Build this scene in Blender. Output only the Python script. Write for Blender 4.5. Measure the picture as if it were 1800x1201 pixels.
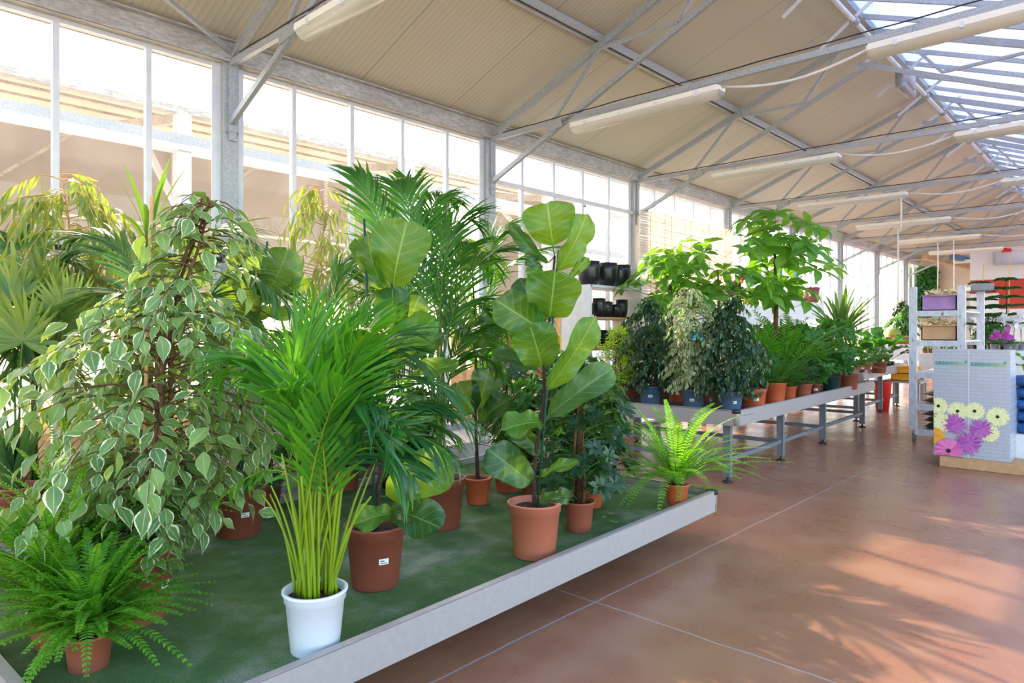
import bpy, math, random
import numpy as np
from mathutils import Vector, Matrix, Euler
SC = bpy.context.scene
for o in list(bpy.data.objects): bpy.data.objects.remove(o)
COL = SC.collection
PI = math.pi

# ------------------------------------------------------------ camera, light, exposure
TH = math.atan(1125/1200); FW = (-math.sin(TH), math.cos(TH)); RT = (math.cos(TH), math.sin(TH)); EYE = 1.4
cam = bpy.data.cameras.new('camera'); cam.sensor_width = 36; cam.lens = 24; cam.shift_y = -17.5/1800
cam.clip_end = 300
co = bpy.data.objects.new('camera', cam); COL.objects.link(co)
co.location = (0, 0, EYE); co.rotation_euler = (PI/2, 0, TH); SC.camera = co
SUN_AZ = math.radians(71.8); SUN_EL = math.radians(30.5)          # azimuth to the left of +Y
w = bpy.data.worlds.new('sky'); SC.world = w; w.use_nodes = True
nt = w.node_tree; sky = nt.nodes.new('ShaderNodeTexSky'); sky.sky_type = 'NISHITA'; sky.sun_disc = False
sky.sun_elevation = SUN_EL; sky.sun_rotation = -SUN_AZ; sky.air_density = 1.0; sky.dust_density = 2.0; sky.ozone_density = 1.0
wb = nt.nodes.new('ShaderNodeMix'); wb.data_type = 'RGBA'; wb.blend_type = 'MULTIPLY'; wb.inputs[0].default_value = 1; wb.inputs[7].default_value = (1.08, 1, .86, 1)
nt.links.new(sky.outputs[0], wb.inputs[6]); nt.links.new(wb.outputs[2], nt.nodes['Background'].inputs[0]); nt.nodes['Background'].inputs[1].default_value = 1.0
sl = bpy.data.lights.new('sun', 'SUN'); sl.energy = 8.5; sl.angle = math.radians(.9); sl.color = (1, .86, .68)
so = bpy.data.objects.new('sun', sl); COL.objects.link(so)
sd = Vector((-math.sin(SUN_AZ)*math.cos(SUN_EL), math.cos(SUN_AZ)*math.cos(SUN_EL), math.sin(SUN_EL)))
so.rotation_euler = sd.to_track_quat('Z', 'Y').to_euler(); so.location = (-9, 3, 8)
SC.view_settings.view_transform = 'Standard'; SC.view_settings.look = 'None'; SC.view_settings.gamma = 1
SC.view_settings.use_curve_mapping = False; SC.view_settings.exposure = 0.03
SC.cycles.max_bounces = 9; SC.cycles.diffuse_bounces = 5; SC.cycles.transparent_max_bounces = 16
SC.cycles.use_denoising = True; SC.cycles.sample_clamp_indirect = 8

# ------------------------------------------------------------ helpers
def s2l(c): return tuple((x/255/12.92 if x/255 <= .04045 else ((x/255+.055)/1.055)**2.4) for x in c)
def at(u, v, z):                      # where the sight line through a pixel meets height z
    d = (EYE-z)*1200/(v-583); l = (u-900)/1200*d
    return FW[0]*d+RT[0]*l, FW[1]*d+RT[1]*l
def ay(u, Y):                         # ... meets the depth Y
    a = (u-900)/1200; d = Y/(FW[1]+RT[1]*a)
    return d*(FW[0]+RT[0]*a), Y, d
def al(u, X):                      # ... meets the vertical plane x = X
    a = (u-900)/1200; d = X/(FW[0]+RT[0]*a)
    return X, d*(FW[1]+RT[1]*a), d
def ad(u, v, d):                      # ... at view depth d
    l = (u-900)/1200*d
    return np.array([FW[0]*d+RT[0]*l, FW[1]*d+RT[1]*l, EYE+(583-v)/1200*d])
def nrm(a): return a/np.maximum(np.linalg.norm(a, axis=-1, keepdims=True), 1e-9)

class MB:
    def __init__(s): s.V = []; s.Q = []; s.O = []; s.A = []; s.n = 0
    def addv(s, v, a=None):
        v = np.asarray(v, float).reshape(-1, 3); b = s.n; s.V.append(v); s.n += len(v)
        s.A.append(np.zeros((len(v), 3)) if a is None else np.asarray(a, float).reshape(-1, 3)); return b
    def box(s, c, d, rz=0, M=None):
        x, y, z = [q/2 for q in d]
        v = np.array([(-x,-y,-z),(x,-y,-z),(x,y,-z),(-x,y,-z),(-x,-y,z),(x,-y,z),(x,y,z),(-x,y,z)])
        if M is not None: v = v@np.array(M).T
        if rz: cs, sn = math.cos(rz), math.sin(rz); v = np.stack([v[:,0]*cs-v[:,1]*sn, v[:,0]*sn+v[:,1]*cs, v[:,2]], 1)
        b = s.addv(v+np.array(c))
        s.Q.append(np.array([(0,3,2,1),(4,5,6,7),(0,1,5,4),(1,2,6,5),(2,3,7,6),(3,0,4,7)])+b); return s
    def b2(s, x0, x1, y0, y1, z0, z1): return s.box(((x0+x1)/2, (y0+y1)/2, (z0+z1)/2), (x1-x0, y1-y0, z1-z0))
    def bar(s, p, q, w, h):
        p = np.array(p, float); q = np.array(q, float); d = q-p; L = np.linalg.norm(d); d = d/L
        up = np.array([0, 0, 1.]) if abs(d[2]) < .95 else np.array([0, 1., 0]); sx = nrm(np.cross(d, up)); u = np.cross(sx, d)
        return s.box((p+q)/2, (w, L, h), M=np.stack([sx, d, u], 1))
    def tube(s, pts, r, n=8, cap=True):
        pts = np.array(pts, float); m = len(pts); r = np.broadcast_to(np.asarray(r, float), (m,))
        t = nrm(np.gradient(pts, axis=0)); up = np.array([.13, .21, .97]); rings = []
        for i in range(m):
            a = np.cross(t[i], up)
            if np.linalg.norm(a) < .15: a = np.cross(t[i], np.array([1., 0, 0]))
            a = nrm(a); b_ = np.cross(t[i], a); up = up if i == 0 else np.cross(a, t[i])*-1 if False else up
            ang = np.arange(n)*2*PI/n
            rings.append(pts[i]+r[i]*(np.outer(np.cos(ang), a)+np.outer(np.sin(ang), b_)))
        b = s.addv(np.concatenate(rings), np.repeat(np.stack([np.zeros(m), np.linspace(0, 1, m), np.zeros(m)], 1), n, 0))
        i, j = np.meshgrid(np.arange(m-1), np.arange(n), indexing='ij'); j2 = (j+1) % n
        s.Q.append(np.stack([i*n+j, i*n+j2, (i+1)*n+j2, (i+1)*n+j], -1).reshape(-1, 4)+b)
        if cap: s.O.append([b+k for k in range(n)][::-1]); s.O.append([b+(m-1)*n+k for k in range(n)])
        return s
    def lathe(s, prof, c=(0, 0, 0), n=28):
        prof = np.array(prof, float); m = len(prof); ang = np.arange(n)*2*PI/n
        v = np.concatenate([np.stack([p[0]*np.cos(ang)+c[0], p[0]*np.sin(ang)+c[1], np.full(n, p[1]+c[2])], 1) for p in prof])
        b = s.addv(v)
        i, j = np.meshgrid(np.arange(m-1), np.arange(n), indexing='ij'); j2 = (j+1) % n
        s.Q.append(np.stack([i*n+j, i*n+j2, (i+1)*n+j2, (i+1)*n+j], -1).reshape(-1, 4)+b); return s
    def poly(s, pts): b = s.addv(pts); s.O.append(list(range(b, b+len(pts)))); return s
    def leaves(s, P, D, U, L, W, bend, prof, fold=.15, seed=0, twist=0):
        P = np.asarray(P, float).reshape(-1, 3); N = len(P); rg = np.random.default_rng(seed)
        D = nrm(np.broadcast_to(np.asarray(D, float), (N, 3))); U = np.broadcast_to(np.asarray(U, float), (N, 3))
        S = np.cross(D, U); bad = np.linalg.norm(S, axis=1) < .1
        if bad.any(): S = S.copy(); S[bad] = np.cross(D[bad], rg.normal(size=(bad.sum(), 3)))
        S = nrm(S); U = np.cross(S, D)
        L, W, bend = [np.broadcast_to(np.asarray(q, float), (N,)) for q in (L, W, bend)]
        prof = np.array(prof); n = len(prof); t = np.linspace(0, 1, n)
        b = np.where(np.abs(bend) < 1e-3, 1e-3, bend)[:, None]
        al = L[:, None]*np.sin(b*t)/b; dr = -L[:, None]*(1-np.cos(b*t))/b
        wd = W[:, None]/2*prof
        out = np.empty((N, n, 3, 3)); at_ = np.empty((N, n, 3, 3)); rv = rg.random(N)
        for k, j in enumerate((-1, 0, 1)):
            out[:, :, k] = P[:, None]+D[:, None]*al[..., None]+U[:, None]*(dr+fold*abs(j)*wd)[..., None]+S[:, None]*(j*wd)[..., None]
            at_[:, :, k, 0] = j; at_[:, :, k, 1] = t; at_[:, :, k, 2] = rv[:, None]
        base = s.addv(out, at_)
        i, k = np.meshgrid(np.arange(n-1), np.arange(2), indexing='ij')
        q = np.stack([i*3+k, i*3+k+1, (i+1)*3+k+1, (i+1)*3+k], -1).reshape(-1, 4)
        s.Q.append((q[None]+np.arange(N)[:, None, None]*n*3+base).reshape(-1, 4)); return s
    def build(s, name, mat, parent=None, world=False, smooth=True):
        V = np.concatenate(s.V); A = np.concatenate(s.A)
        if parent is not None and world: V = V-np.array(parent.location)
        me = bpy.data.meshes.new(name); Q = np.concatenate(s.Q) if s.Q else np.zeros((0, 4), int)
        ol = [len(o) for o in s.O]; li = np.concatenate([Q.ravel()]+[np.array(o) for o in s.O]).astype(np.int32)
        tot = np.array([4]*len(Q)+ol, np.int32); st = np.concatenate([[0], np.cumsum(tot)[:-1]]).astype(np.int32)
        me.vertices.add(len(V)); me.vertices.foreach_set('co', V.astype(np.float32).ravel())
        me.loops.add(len(li)); me.loops.foreach_set('vertex_index', li)
        me.polygons.add(len(tot)); me.polygons.foreach_set('loop_start', st)
        try: me.polygons.foreach_set('loop_total', tot)
        except Exception: pass
        me.polygons.foreach_set('use_smooth', np.full(len(tot), bool(smooth)))
        at_ = me.attributes.new('lf', 'FLOAT_VECTOR', 'POINT'); at_.data.foreach_set('vector', A.astype(np.float32).ravel())
        me.update(calc_edges=True); me.validate()
        me.materials.append(mat)
        o = bpy.data.objects.new(name, me); COL.objects.link(o)
        if parent is not None: o.parent = parent
        return o
def tag(o, label=None, cat=None, group=None, kind=None):
    if label: o['label'] = label
    if cat: o['category'] = cat
    if group: o['group'] = group
    if kind: o['kind'] = kind
    return o
def thing(name, label, cat, loc=(0, 0, 0), rz=0, group=None):
    o = bpy.data.objects.new(name, None); COL.objects.link(o); o.location = loc; o.rotation_euler = (0, 0, rz)
    o.empty_display_size = .05; return tag(o, label, cat, group)
def dup(root, loc, label=None, rz=None, group=None, scale=None):
    r = root.copy(); COL.objects.link(r); r.location = loc
    if label: r['label'] = label
    if group: r['group'] = group
    if rz is not None: r.rotation_euler = (0, 0, rz)
    if scale: r.scale = scale
    for ch in list(root.children):
        c = ch.copy(); COL.objects.link(c); c.parent = r
        for g in ch.children:
            d = g.copy(); COL.objects.link(d); d.parent = c
    return r

# ------------------------------------------------------------ materials
class N:
    def __init__(s, name):
        s.m = bpy.data.materials.new(name); s.m.use_nodes = True; s.t = s.m.node_tree; s.p = s.t.nodes['Principled BSDF']; s.out = s.t.nodes['Material Output']
    def n(s, t, **k):
        x = s.t.nodes.new('ShaderNode'+t)
        for a, b in k.items(): setattr(x, a, b)
        return x
    def l(s, a, b): s.t.links.new(a, b)
    def val(s, x, i):
        if isinstance(x, (int, float)): i.default_value = x
        elif isinstance(x, tuple): i.default_value = (*x, 1) if len(x) == 3 else x
        else: s.l(x, i)
    def math(s, op, a, b=0, c=0):
        x = s.n('Math', operation=op); s.val(a, x.inputs[0]); s.val(b, x.inputs[1]); s.val(c, x.inputs[2]); return x.outputs[0]
    def mix(s, f, a, b):
        x = s.n('Mix', data_type='RGBA'); s.val(f, x.inputs[0]); s.val(a, x.inputs[6]); s.val(b, x.inputs[7]); return x.outputs[2]
    def noise(s, scale, detail=3, vec=None, rough=.5, sc=None):
        x = s.n('TexNoise'); x.inputs['Scale'].default_value = scale; x.inputs['Detail'].default_value = detail; x.inputs['Roughness'].default_value = rough
        if vec is None: vec = s.n('TexCoord').outputs['Object']
        if sc: mp = s.n('Mapping'); mp.inputs['Scale'].default_value = sc; s.l(vec, mp.inputs[0]); vec = mp.outputs[0]
        s.l(vec, x.inputs['Vector']); return x.outputs['Fac']
    def ramp(s, f, stops):
        x = s.n('ValToRGB'); s.l(f, x.inputs[0]); e = x.color_ramp.elements
        while len(e) < len(stops): e.new(.5)
        for q, (p, c) in zip(e, stops): q.position = p; q.color = (*c, 1) if isinstance(c, tuple) else (c, c, c, 1)
        return x.outputs[0]
    def bump(s, h, st=.3, d=.01):
        x = s.n('Bump'); x.inputs['Strength'].default_value = st; x.inputs['Distance'].default_value = d; s.l(h, x.inputs['Height']); s.l(x.outputs[0], s.p.inputs['Normal'])
def simple(name, col, rough=.5, metal=0, var=.12, scale=8, spec=.5, bump=0):
    g = N(name); c = s2l(col)
    f = g.noise(scale, 4); f = g.ramp(f, [(.3, 0.), (.7, 1.)])
    g.l(g.mix(f, tuple(x*(1-var) for x in c), tuple(min(1, x*(1+var)) for x in c)), g.p.inputs['Base Color'])
    g.p.inputs['Roughness'].default_value = rough; g.p.inputs['Metallic'].default_value = metal; g.p.inputs['Specular IOR Level'].default_value = spec
    if bump: g.bump(g.noise(scale*6, 3), bump)
    return g.m
def leafmat(name, col, col2=None, vein=None, margin=None, mthr=.77, rough=.38, trans=.35, sec=0, tcol=None, spec=.5, veinw=.06):
    g = N(name); a = g.n('Attribute', attribute_name='lf'); sp = g.n('SeparateXYZ'); g.l(a.outputs['Vector'], sp.inputs[0])
    x, y, r = sp.outputs; c = s2l(col); c2 = s2l(col2) if col2 else tuple(q*1.5 for q in c)
    base = g.mix(r, c, c2); ax = g.math('ABSOLUTE', x)
    if margin:
        nz = g.noise(38, 2)
        e = g.math('ADD', ax, g.math('MULTIPLY', g.math('SUBTRACT', nz, .5), .9)); e = g.math('GREATER_THAN', e, g.math('ADD', mthr, g.math('MULTIPLY', r, .25)))
        tipm = e; base = g.mix(tipm, base, s2l(margin))
    if vein:
        vm = g.math('LESS_THAN', ax, veinw)
        if sec:
            q = g.math('FRACT', g.math('MULTIPLY', g.math('SUBTRACT', y, g.math('MULTIPLY', ax, .26)), sec))
            q = g.math('LESS_THAN', g.math('ABSOLUTE', g.math('SUBTRACT', q, .5)), .045)
            q2 = g.math('MULTIPLY', q, .55); vm = g.math('MAXIMUM', vm, q2)
        base = g.mix(vm, base, s2l(vein))
    g.l(base, g.p.inputs['Base Color']); g.p.inputs['Roughness'].default_value = rough; g.p.inputs['Specular IOR Level'].default_value = spec
    tr = g.n('BsdfTranslucent'); tc = s2l(tcol) if tcol else tuple(min(1, q) for q in (c2[0]*2.2+.03, c2[1]*2.0+.05, c2[2]*.7))
    if margin: g.l(g.mix(tipm, tc, tuple(.8*q for q in s2l(margin))), tr.inputs[0])
    else: tr.inputs[0].default_value = (*tc, 1)
    ms = g.n('MixShader'); ms.inputs[0].default_value = trans; g.l(g.p.outputs[0], ms.inputs[1]); g.l(tr.outputs[0], ms.inputs[2]); g.l(ms.outputs[0], g.out.inputs[0])
    return g.m
M = {}
g = N('floor'); tc = g.n('TexCoord').outputs['Object']
n1 = g.noise(.9, 6, tc, .6); n2 = g.noise(2.6, 6, tc, .62); n3 = g.noise(60, 2, tc)
c = g.ramp(n1, [(.3, s2l((142, 96, 74))), (.5, s2l((156, 108, 84))), (.72, s2l((168, 121, 92)))])
c = g.mix(g.ramp(n2, [(.45, 0.), (.75, .5)]), c, s2l((180, 140, 114)))
c = g.mix(g.ramp(n3, [(.68, 0.), (.85, .22)]), c, s2l((110, 66, 46)))
sp = g.n('SeparateXYZ'); g.l(tc, sp.inputs[0])
def joint(axis, off, per, wv):
    q = g.math('FRACT', g.math('DIVIDE', g.math('ADD', axis, off+per/2+100*per), per)); return g.math('LESS_THAN', g.math('ABSOLUTE', g.math('SUBTRACT', q, .5)), wv/per)
wob = g.math('MULTIPLY', g.math('SUBTRACT', g.noise(3, 3, tc), .5), .03)
jm = g.math('MAXIMUM', joint(g.math('ADD', sp.outputs[0], wob), 2.1, 4.2, .005), joint(g.math('ADD', sp.outputs[1], wob), -2.87, 4.2, .005))
c = g.mix(jm, c, s2l((176, 160, 156)))
g.l(c, g.p.inputs['Base Color']); g.l(g.ramp(n2, [(.3, .24), (.7, .34)]), g.p.inputs['Roughness']); g.p.inputs['Specular IOR Level'].default_value = .55
g.bump(n1, .05, .01); M['floor'] = g.m
g = N('turf'); a_ = g.noise(1.6, 6, None, .6); b_ = g.noise(420, 2); d_ = g.noise(7, 6)
c = g.ramp(g.math('ADD', g.math('MULTIPLY', a_, .65), g.math('MULTIPLY', d_, .35)), [(.38, s2l((72, 116, 50))), (.5, s2l((98, 138, 78))), (.58, s2l((134, 158, 124))), (.68, s2l((176, 186, 166)))])
c = g.mix(g.math('MULTIPLY', g.math('GREATER_THAN', b_, .52), .55), c, s2l((20, 50, 24)))
g.l(c, g.p.inputs['Base Color']); g.p.inputs['Roughness'].default_value = .95; g.bump(b_, .9, .01); M['turf'] = g.m
g = N('ceiling_panel'); tc = g.n('TexCoord').outputs['Object']; sp = g.n('SeparateXYZ'); g.l(tc, sp.inputs[0])
wv = g.math('SINE', g.math('MULTIPLY', sp.outputs[1], 2*PI/.055)); seam = g.math('LESS_THAN', g.math('FRACT', g.math('DIVIDE', g.math('ADD', sp.outputs[1], 50.2), 1.1)), .012)
nz = g.noise(1.3, 4, tc)
c = g.mix(nz, s2l((196, 186, 162)), s2l((212, 202, 178))); c = g.mix(g.math('MULTIPLY', g.math('GREATER_THAN', wv, .75), .25), c, s2l((150, 140, 120))); c = g.mix(g.math('MULTIPLY', seam, .45), c, s2l((120, 112, 98)))
g.l(c, g.p.inputs['Base Color']); g.p.inputs['Roughness'].default_value = .42; g.p.inputs['Specular IOR Level'].default_value = .5; g.bump(wv, .15, .004); M['ceil'] = g.m
g = N('galvanised_steel'); f = g.ramp(g.noise(60, 4), [(.3, 0.), (.7, 1.)])
g.l(g.mix(f, s2l((160, 164, 166)), s2l((188, 190, 192))), g.p.inputs['Base Color']); g.p.inputs['Metallic'].default_value = .35; g.p.inputs['Roughness'].default_value = .45; M['galv'] = g.m
g = N('weathered_gutter_steel'); f = g.ramp(g.noise(45, 7, None, .75, sc=(1, .3, 1)), [(.35, 0.), (.6, 1.)]); f2 = g.ramp(g.noise(3, 5), [(.35, 0.), (.7, 1.)])
c = g.mix(f, s2l((164, 158, 150)), s2l((214, 211, 205))); c = g.mix(g.math('MULTIPLY', f2, .5), c, s2l((150, 142, 132)))
g.l(c, g.p.inputs['Base Color']); g.p.inputs['Metallic'].default_value = .2; g.p.inputs['Roughness'].default_value = .6; M['gutter'] = g.m
M['alu'] = simple('brushed_aluminium', (174, 169, 172), .42, .3, .05, 30)
M['white_metal'] = simple('white_metal', (224, 226, 230), .4, .1, .06, 10)
M['leggalv'] = simple('dull_bench_steel', (122, 130, 140), .5, .3, .1, 30)
M['darkseal'] = simple('black_rubber', (36, 36, 38), .6)
M['terra'] = simple('terracotta_plastic', (156, 88, 68), .5, 0, .08, 4)
M['terra_light'] = simple('pale_terracotta_plastic', (184, 108, 84), .5, 0, .08, 4)
M['terra_dark'] = simple('brown_terracotta_plastic', (132, 70, 54), .5, 0, .08, 4)
M['orange'] = simple('orange_plastic', (190, 92, 58), .5, 0, .1, 4)
M['bluegrey'] = simple('blue_grey_plastic', (84, 108, 138), .45, 0, .08, 4)
M['greenpot'] = simple('dark_green_plastic', (30, 62, 62), .45)
M['blackpot'] = simple('black_glazed', (34, 34, 38), .25, 0, .2)
M['whitepot'] = simple('white_plastic', (226, 232, 246), .38, 0, .02, 3)
M['paper'] = simple('paper_label', (232, 234, 238), .5, 0, .02)
M['ink'] = simple('printed_ink', (90, 100, 110), .6)
g = N('potting_soil'); f = g.noise(90, 4); g.l(g.ramp(f, [(.35, s2l((34, 24, 18))), (.6, s2l((78, 56, 42))), (.72, s2l((120, 98, 78)))]), g.p.inputs['Base Color']); g.p.inputs['Roughness'].default_value = .95; g.bump(f, 1, .02); M['soil'] = g.m
M['bark'] = simple('brown_bark', (112, 82, 60), .85, 0, .35, 40, .3, .4)
M['darkbark'] = simple('dark_bark', (70, 50, 42), .85, 0, .35, 40, .3, .4)
M['bamboo'] = simple('bamboo_cane', (214, 164, 110), .5, 0, .15, 20)
M['stake'] = simple('green_stake', (26, 72, 60), .4)
M['moss'] = simple('coir_moss', (88, 62, 42), .95, 0, .4, 60, .2, .8)
M['cane'] = leafmat('areca_cane', (128, 158, 30), (168, 176, 44), rough=.35, trans=.15)
M['petiole'] = leafmat('green_stalk', (74, 112, 40), (104, 140, 52), rough=.4, trans=.1)
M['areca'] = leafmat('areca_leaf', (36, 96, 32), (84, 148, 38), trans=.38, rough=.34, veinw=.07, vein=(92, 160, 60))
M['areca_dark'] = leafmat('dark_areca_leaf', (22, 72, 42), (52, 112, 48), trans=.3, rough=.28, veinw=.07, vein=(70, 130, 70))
M['kentia'] = leafmat('kentia_leaf', (32, 78, 28), (66, 120, 40), trans=.35, rough=.32)
M['palmblue'] = leafmat('blue_green_palm_leaf', (50, 92, 64), (84, 124, 72), trans=.35, rough=.32)
M['fiddle'] = leafmat('fiddle_leaf', (42, 98, 30), (70, 132, 40), vein=(136, 172, 84), trans=.38, rough=.33, sec=7, veinw=.035, tcol=(176, 204, 38))
M['fiddle_dark'] = leafmat('dark_fiddle_leaf', (30, 74, 40), (48, 96, 44), vein=(110, 140, 86), trans=.3, rough=.3, sec=7, veinw=.035, tcol=(120, 160, 40))
M['ficus_var'] = leafmat('variegated_ficus_leaf', (84, 126, 84), (128, 164, 90), vein=(168, 194, 140), margin=(236, 238, 200), mthr=.77, trans=.35, rough=.34, tcol=(170, 200, 70))
M['ficus_pale'] = leafmat('cream_edged_ficus_leaf', (92, 124, 88), (128, 154, 100), margin=(226, 232, 196), mthr=.55, trans=.35, rough=.35)
M['ficus_dark'] = leafmat('dark_ficus_leaf', (22, 54, 38), (44, 84, 50), trans=.25, rough=.28, tcol=(80, 120, 40))
M['alii'] = leafmat('willowy_ficus_leaf', (78, 106, 56), (134, 150, 84), vein=(176, 190, 110), trans=.4, rough=.36)
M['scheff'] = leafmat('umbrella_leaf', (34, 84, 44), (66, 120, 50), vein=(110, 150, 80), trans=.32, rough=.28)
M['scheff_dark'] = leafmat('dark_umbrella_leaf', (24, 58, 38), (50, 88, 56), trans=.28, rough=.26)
M['pachira'] = leafmat('money_tree_leaf', (54, 112, 50), (104, 156, 56), vein=(130, 176, 80), trans=.42, rough=.34)
M['fern'] = leafmat('fern_frond', (70, 132, 42), (112, 168, 52), trans=.4, rough=.5)
M['lime'] = leafmat('lime_leaf', (104, 160, 30), (156, 196, 44), trans=.45, rough=.4)
M['broad'] = leafmat('broad_leaf', (32, 92, 44), (70, 132, 52), vein=(110, 160, 84), sec=7, trans=.35, rough=.28, veinw=.05)
M['yucca'] = leafmat('yucca_leaf', (58, 100, 52), (94, 134, 60), trans=.35, rough=.35)
M['fan'] = leafmat('fan_palm_leaf', (74, 116, 52), (130, 150, 60), trans=.35, rough=.38)
M['pine'] = leafmat('pine_needles', (38, 84, 48), (60, 104, 56), trans=.2, rough=.5)
M['petal_white'] = leafmat('white_petal', (236, 234, 238), (246, 244, 246), trans=.35, rough=.5, tcol=(236, 230, 236))
M['petal_pink'] = leafmat('magenta_petal', (170, 60, 160), (200, 90, 190), trans=.3, rough=.5, tcol=(210, 90, 200))
M['red'] = simple('red_plastic', (206, 40, 40), .4)
M['yellow'] = simple('yellow_plastic', (222, 206, 40), .45)
M['yellow_tag'] = simple('yellow_tag', (240, 176, 40), .5)
M['pink'] = simple('pink_flower', (224, 120, 160), .5)
M['tan_wood'] = simple('pale_wood', (196, 156, 116), .7, 0, .15, 12)
M['card'] = simple('cardboard', (206, 164, 124), .8, 0, .06, 6)
M['purple'] = simple('lilac_print_card', (176, 134, 190), .6, 0, .15, 9)
M['blue'] = simple('blue_plastic_film', (44, 96, 160), .25, 0, .3, 20)
M['bag'] = simple('brown_bag_film', (88, 66, 66), .3, 0, .35, 25)
M['dried'] = simple('dried_flower', (216, 196, 150), .8, 0, .2, 30)
M['beige_wall'] = simple('beige_plaster', (214, 196, 176), .85, 0, .03, 3)
M['white_wall'] = simple('white_plaster', (218, 216, 220), .8, 0, .03, 3)
M['red_wall'] = simple('red_painted_band', (180, 60, 40), .7, 0, .05, 3)
M['gravel'] = simple('pale_gravel', (212, 204, 192), .9, 0, .1, 5)
M['grey_plastic'] = simple('grey_plastic', (120, 118, 124), .4)
M['lamp_body'] = simple('cream_lamp_body', (244, 240, 228), .4, 0, .03)
M['cable'] = simple('white_cable', (226, 224, 218), .5)
g = N('chipped_white_paint'); f = g.noise(26, 6, None, .65, sc=(1, 1, .4)); g.l(g.ramp(f, [(.3, s2l((130, 104, 98))), (.36, s2l((200, 200, 210))), (.7, s2l((226, 228, 236)))]), g.p.inputs['Base Color']); g.p.inputs['Roughness'].default_value = .6; M['chipped'] = g.m
def glassmat(name, tint, gl=.06, diff=.03, dcol=(.9, .9, .9)):
    g = N(name); t = g.n('BsdfTransparent'); t.inputs[0].default_value = (*tint, 1); q = g.n('BsdfGlossy'); q.inputs['Roughness'].default_value = .03
    d = g.n('BsdfTranslucent'); d.inputs[0].default_value = (*dcol, 1)
    f = g.n('LayerWeight'); f.inputs[0].default_value = .25
    m1 = g.n('MixShader'); g.l(g.math('ADD', g.math('MULTIPLY', f.outputs['Fresnel'], .5), gl*.3), m1.inputs[0]); g.l(t.outputs[0], m1.inputs[1]); g.l(q.outputs[0], m1.inputs[2])
    m2 = g.n('MixShader'); g.l(g.math('MULTIPLY', g.ramp(g.noise(3, 5), [(.3, .3), (.8, 1.)]), diff), m2.inputs[0]); g.l(m1.outputs[0], m2.inputs[1]); g.l(d.outputs[0], m2.inputs[2]); g.l(m2.outputs[0], g.out.inputs[0]); return g.m
M['glass'] = glassmat('window_glass', (.96, .97, .97), .05, .06)
M['roofglass'] = glassmat('sky_tinted_roof_glass', (.40, .45, .70), .05, .75, (.66, .68, .9))  # sky blue put into the tint and scatter colour of the translucent panels
def sheet(name, col, tr=.5, rough=.6):
    g = N(name); g.l(g.mix(g.noise(1.2, 4), tuple(x*.9 for x in s2l(col)), s2l(col)), g.p.inputs['Base Color']); g.p.inputs['Roughness'].default_value = rough
    t = g.n('BsdfTranslucent'); t.inputs[0].default_value = (*s2l(col), 1); m = g.n('MixShader'); m.inputs[0].default_value = tr
    g.l(g.p.outputs[0], m.inputs[1]); g.l(t.outputs[0], m.inputs[2]); g.l(m.outputs[0], g.out.inputs[0]); return g.m
M['tanfilm'] = sheet('tan_translucent_film', (200, 172, 142), .3)
M['greyfilm'] = sheet('pale_translucent_film', (140, 134, 128), .1)
M['diffuser'] = sheet('clear_ribbed_diffuser', (240, 238, 230), .5, .2)

# ------------------------------------------------------------ the building
S = 3.0; Y0 = 2.49; WX = -5.57; GZ = 3.6; RX = -2.37; RZ = 4.84; PX = -3.97
slope = (RZ-GZ)/(RX-WX)
def rz_(x): return GZ+slope*(x-WX)
def st(name, mb, m, parent=None, smooth=False):
    o = mb.build(name, m, parent, smooth=smooth)
    if parent is None: o['kind'] = 'structure'
    return o
st('floor', MB().b2(-5.7, 7, -5, 27, -.1, 0), M['floor'])
tag(MB().b2(-60, 60, -60, 70, -.35, -.11).build('ground', M['gravel'], smooth=False), kind='structure')
YA, YB = -3.51, 24.99
mb = MB(); off = .1
v = [(WX-.1, YA, rz_(WX-.1)+off), (RX, YA, RZ+off), (RX, YB+.5, RZ+off), (WX-.1, YB+.5, rz_(WX-.1)+off)]
b = mb.addv(v+[(x, y, z+.05) for x, y, z in v]); mb.Q.append(np.array([(0,3,2,1),(4,5,6,7),(0,1,5,4),(1,2,6,5),(2,3,7,6),(3,0,4,7)])+b)
st('ceiling', mb, M['ceil'])
mb = MB(); EX = 2*RX-WX
v = [(RX, YA, RZ+off), (EX, YA, GZ+off), (EX, YB+.5, GZ+off), (RX, YB+.5, RZ+off)]
mb.poly(v); ceil2 = st('ceiling', mb, M['roofglass'])
for k in range(48):
    y = YA+.3+k*.6
    MB().bar((RX, y, RZ+off-.03), (EX, y, GZ+off-.03), .035, .05).build('glazing_bar', M['galv'], ceil2, smooth=False)
# gutters
for i, x in enumerate((WX, EX)):
    mb = MB(); s_ = 1 if i == 0 else -1
    mb.b2(x-.13, x+.13, YA, YB, GZ-.02, GZ+.0); mb.box((x+s_*.13, (YA+YB)/2, GZ+.06), (.02, YB-YA, .16)); mb.box((x+s_*.16, (YA+YB)/2, GZ+.14), (.06, YB-YA, .012))
    mb.box((x-s_*.13, (YA+YB)/2, GZ+.05), (.02, YB-YA, .14))
    o = st('trim_%d' % (i+1), mb, M['gutter'])
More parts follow.
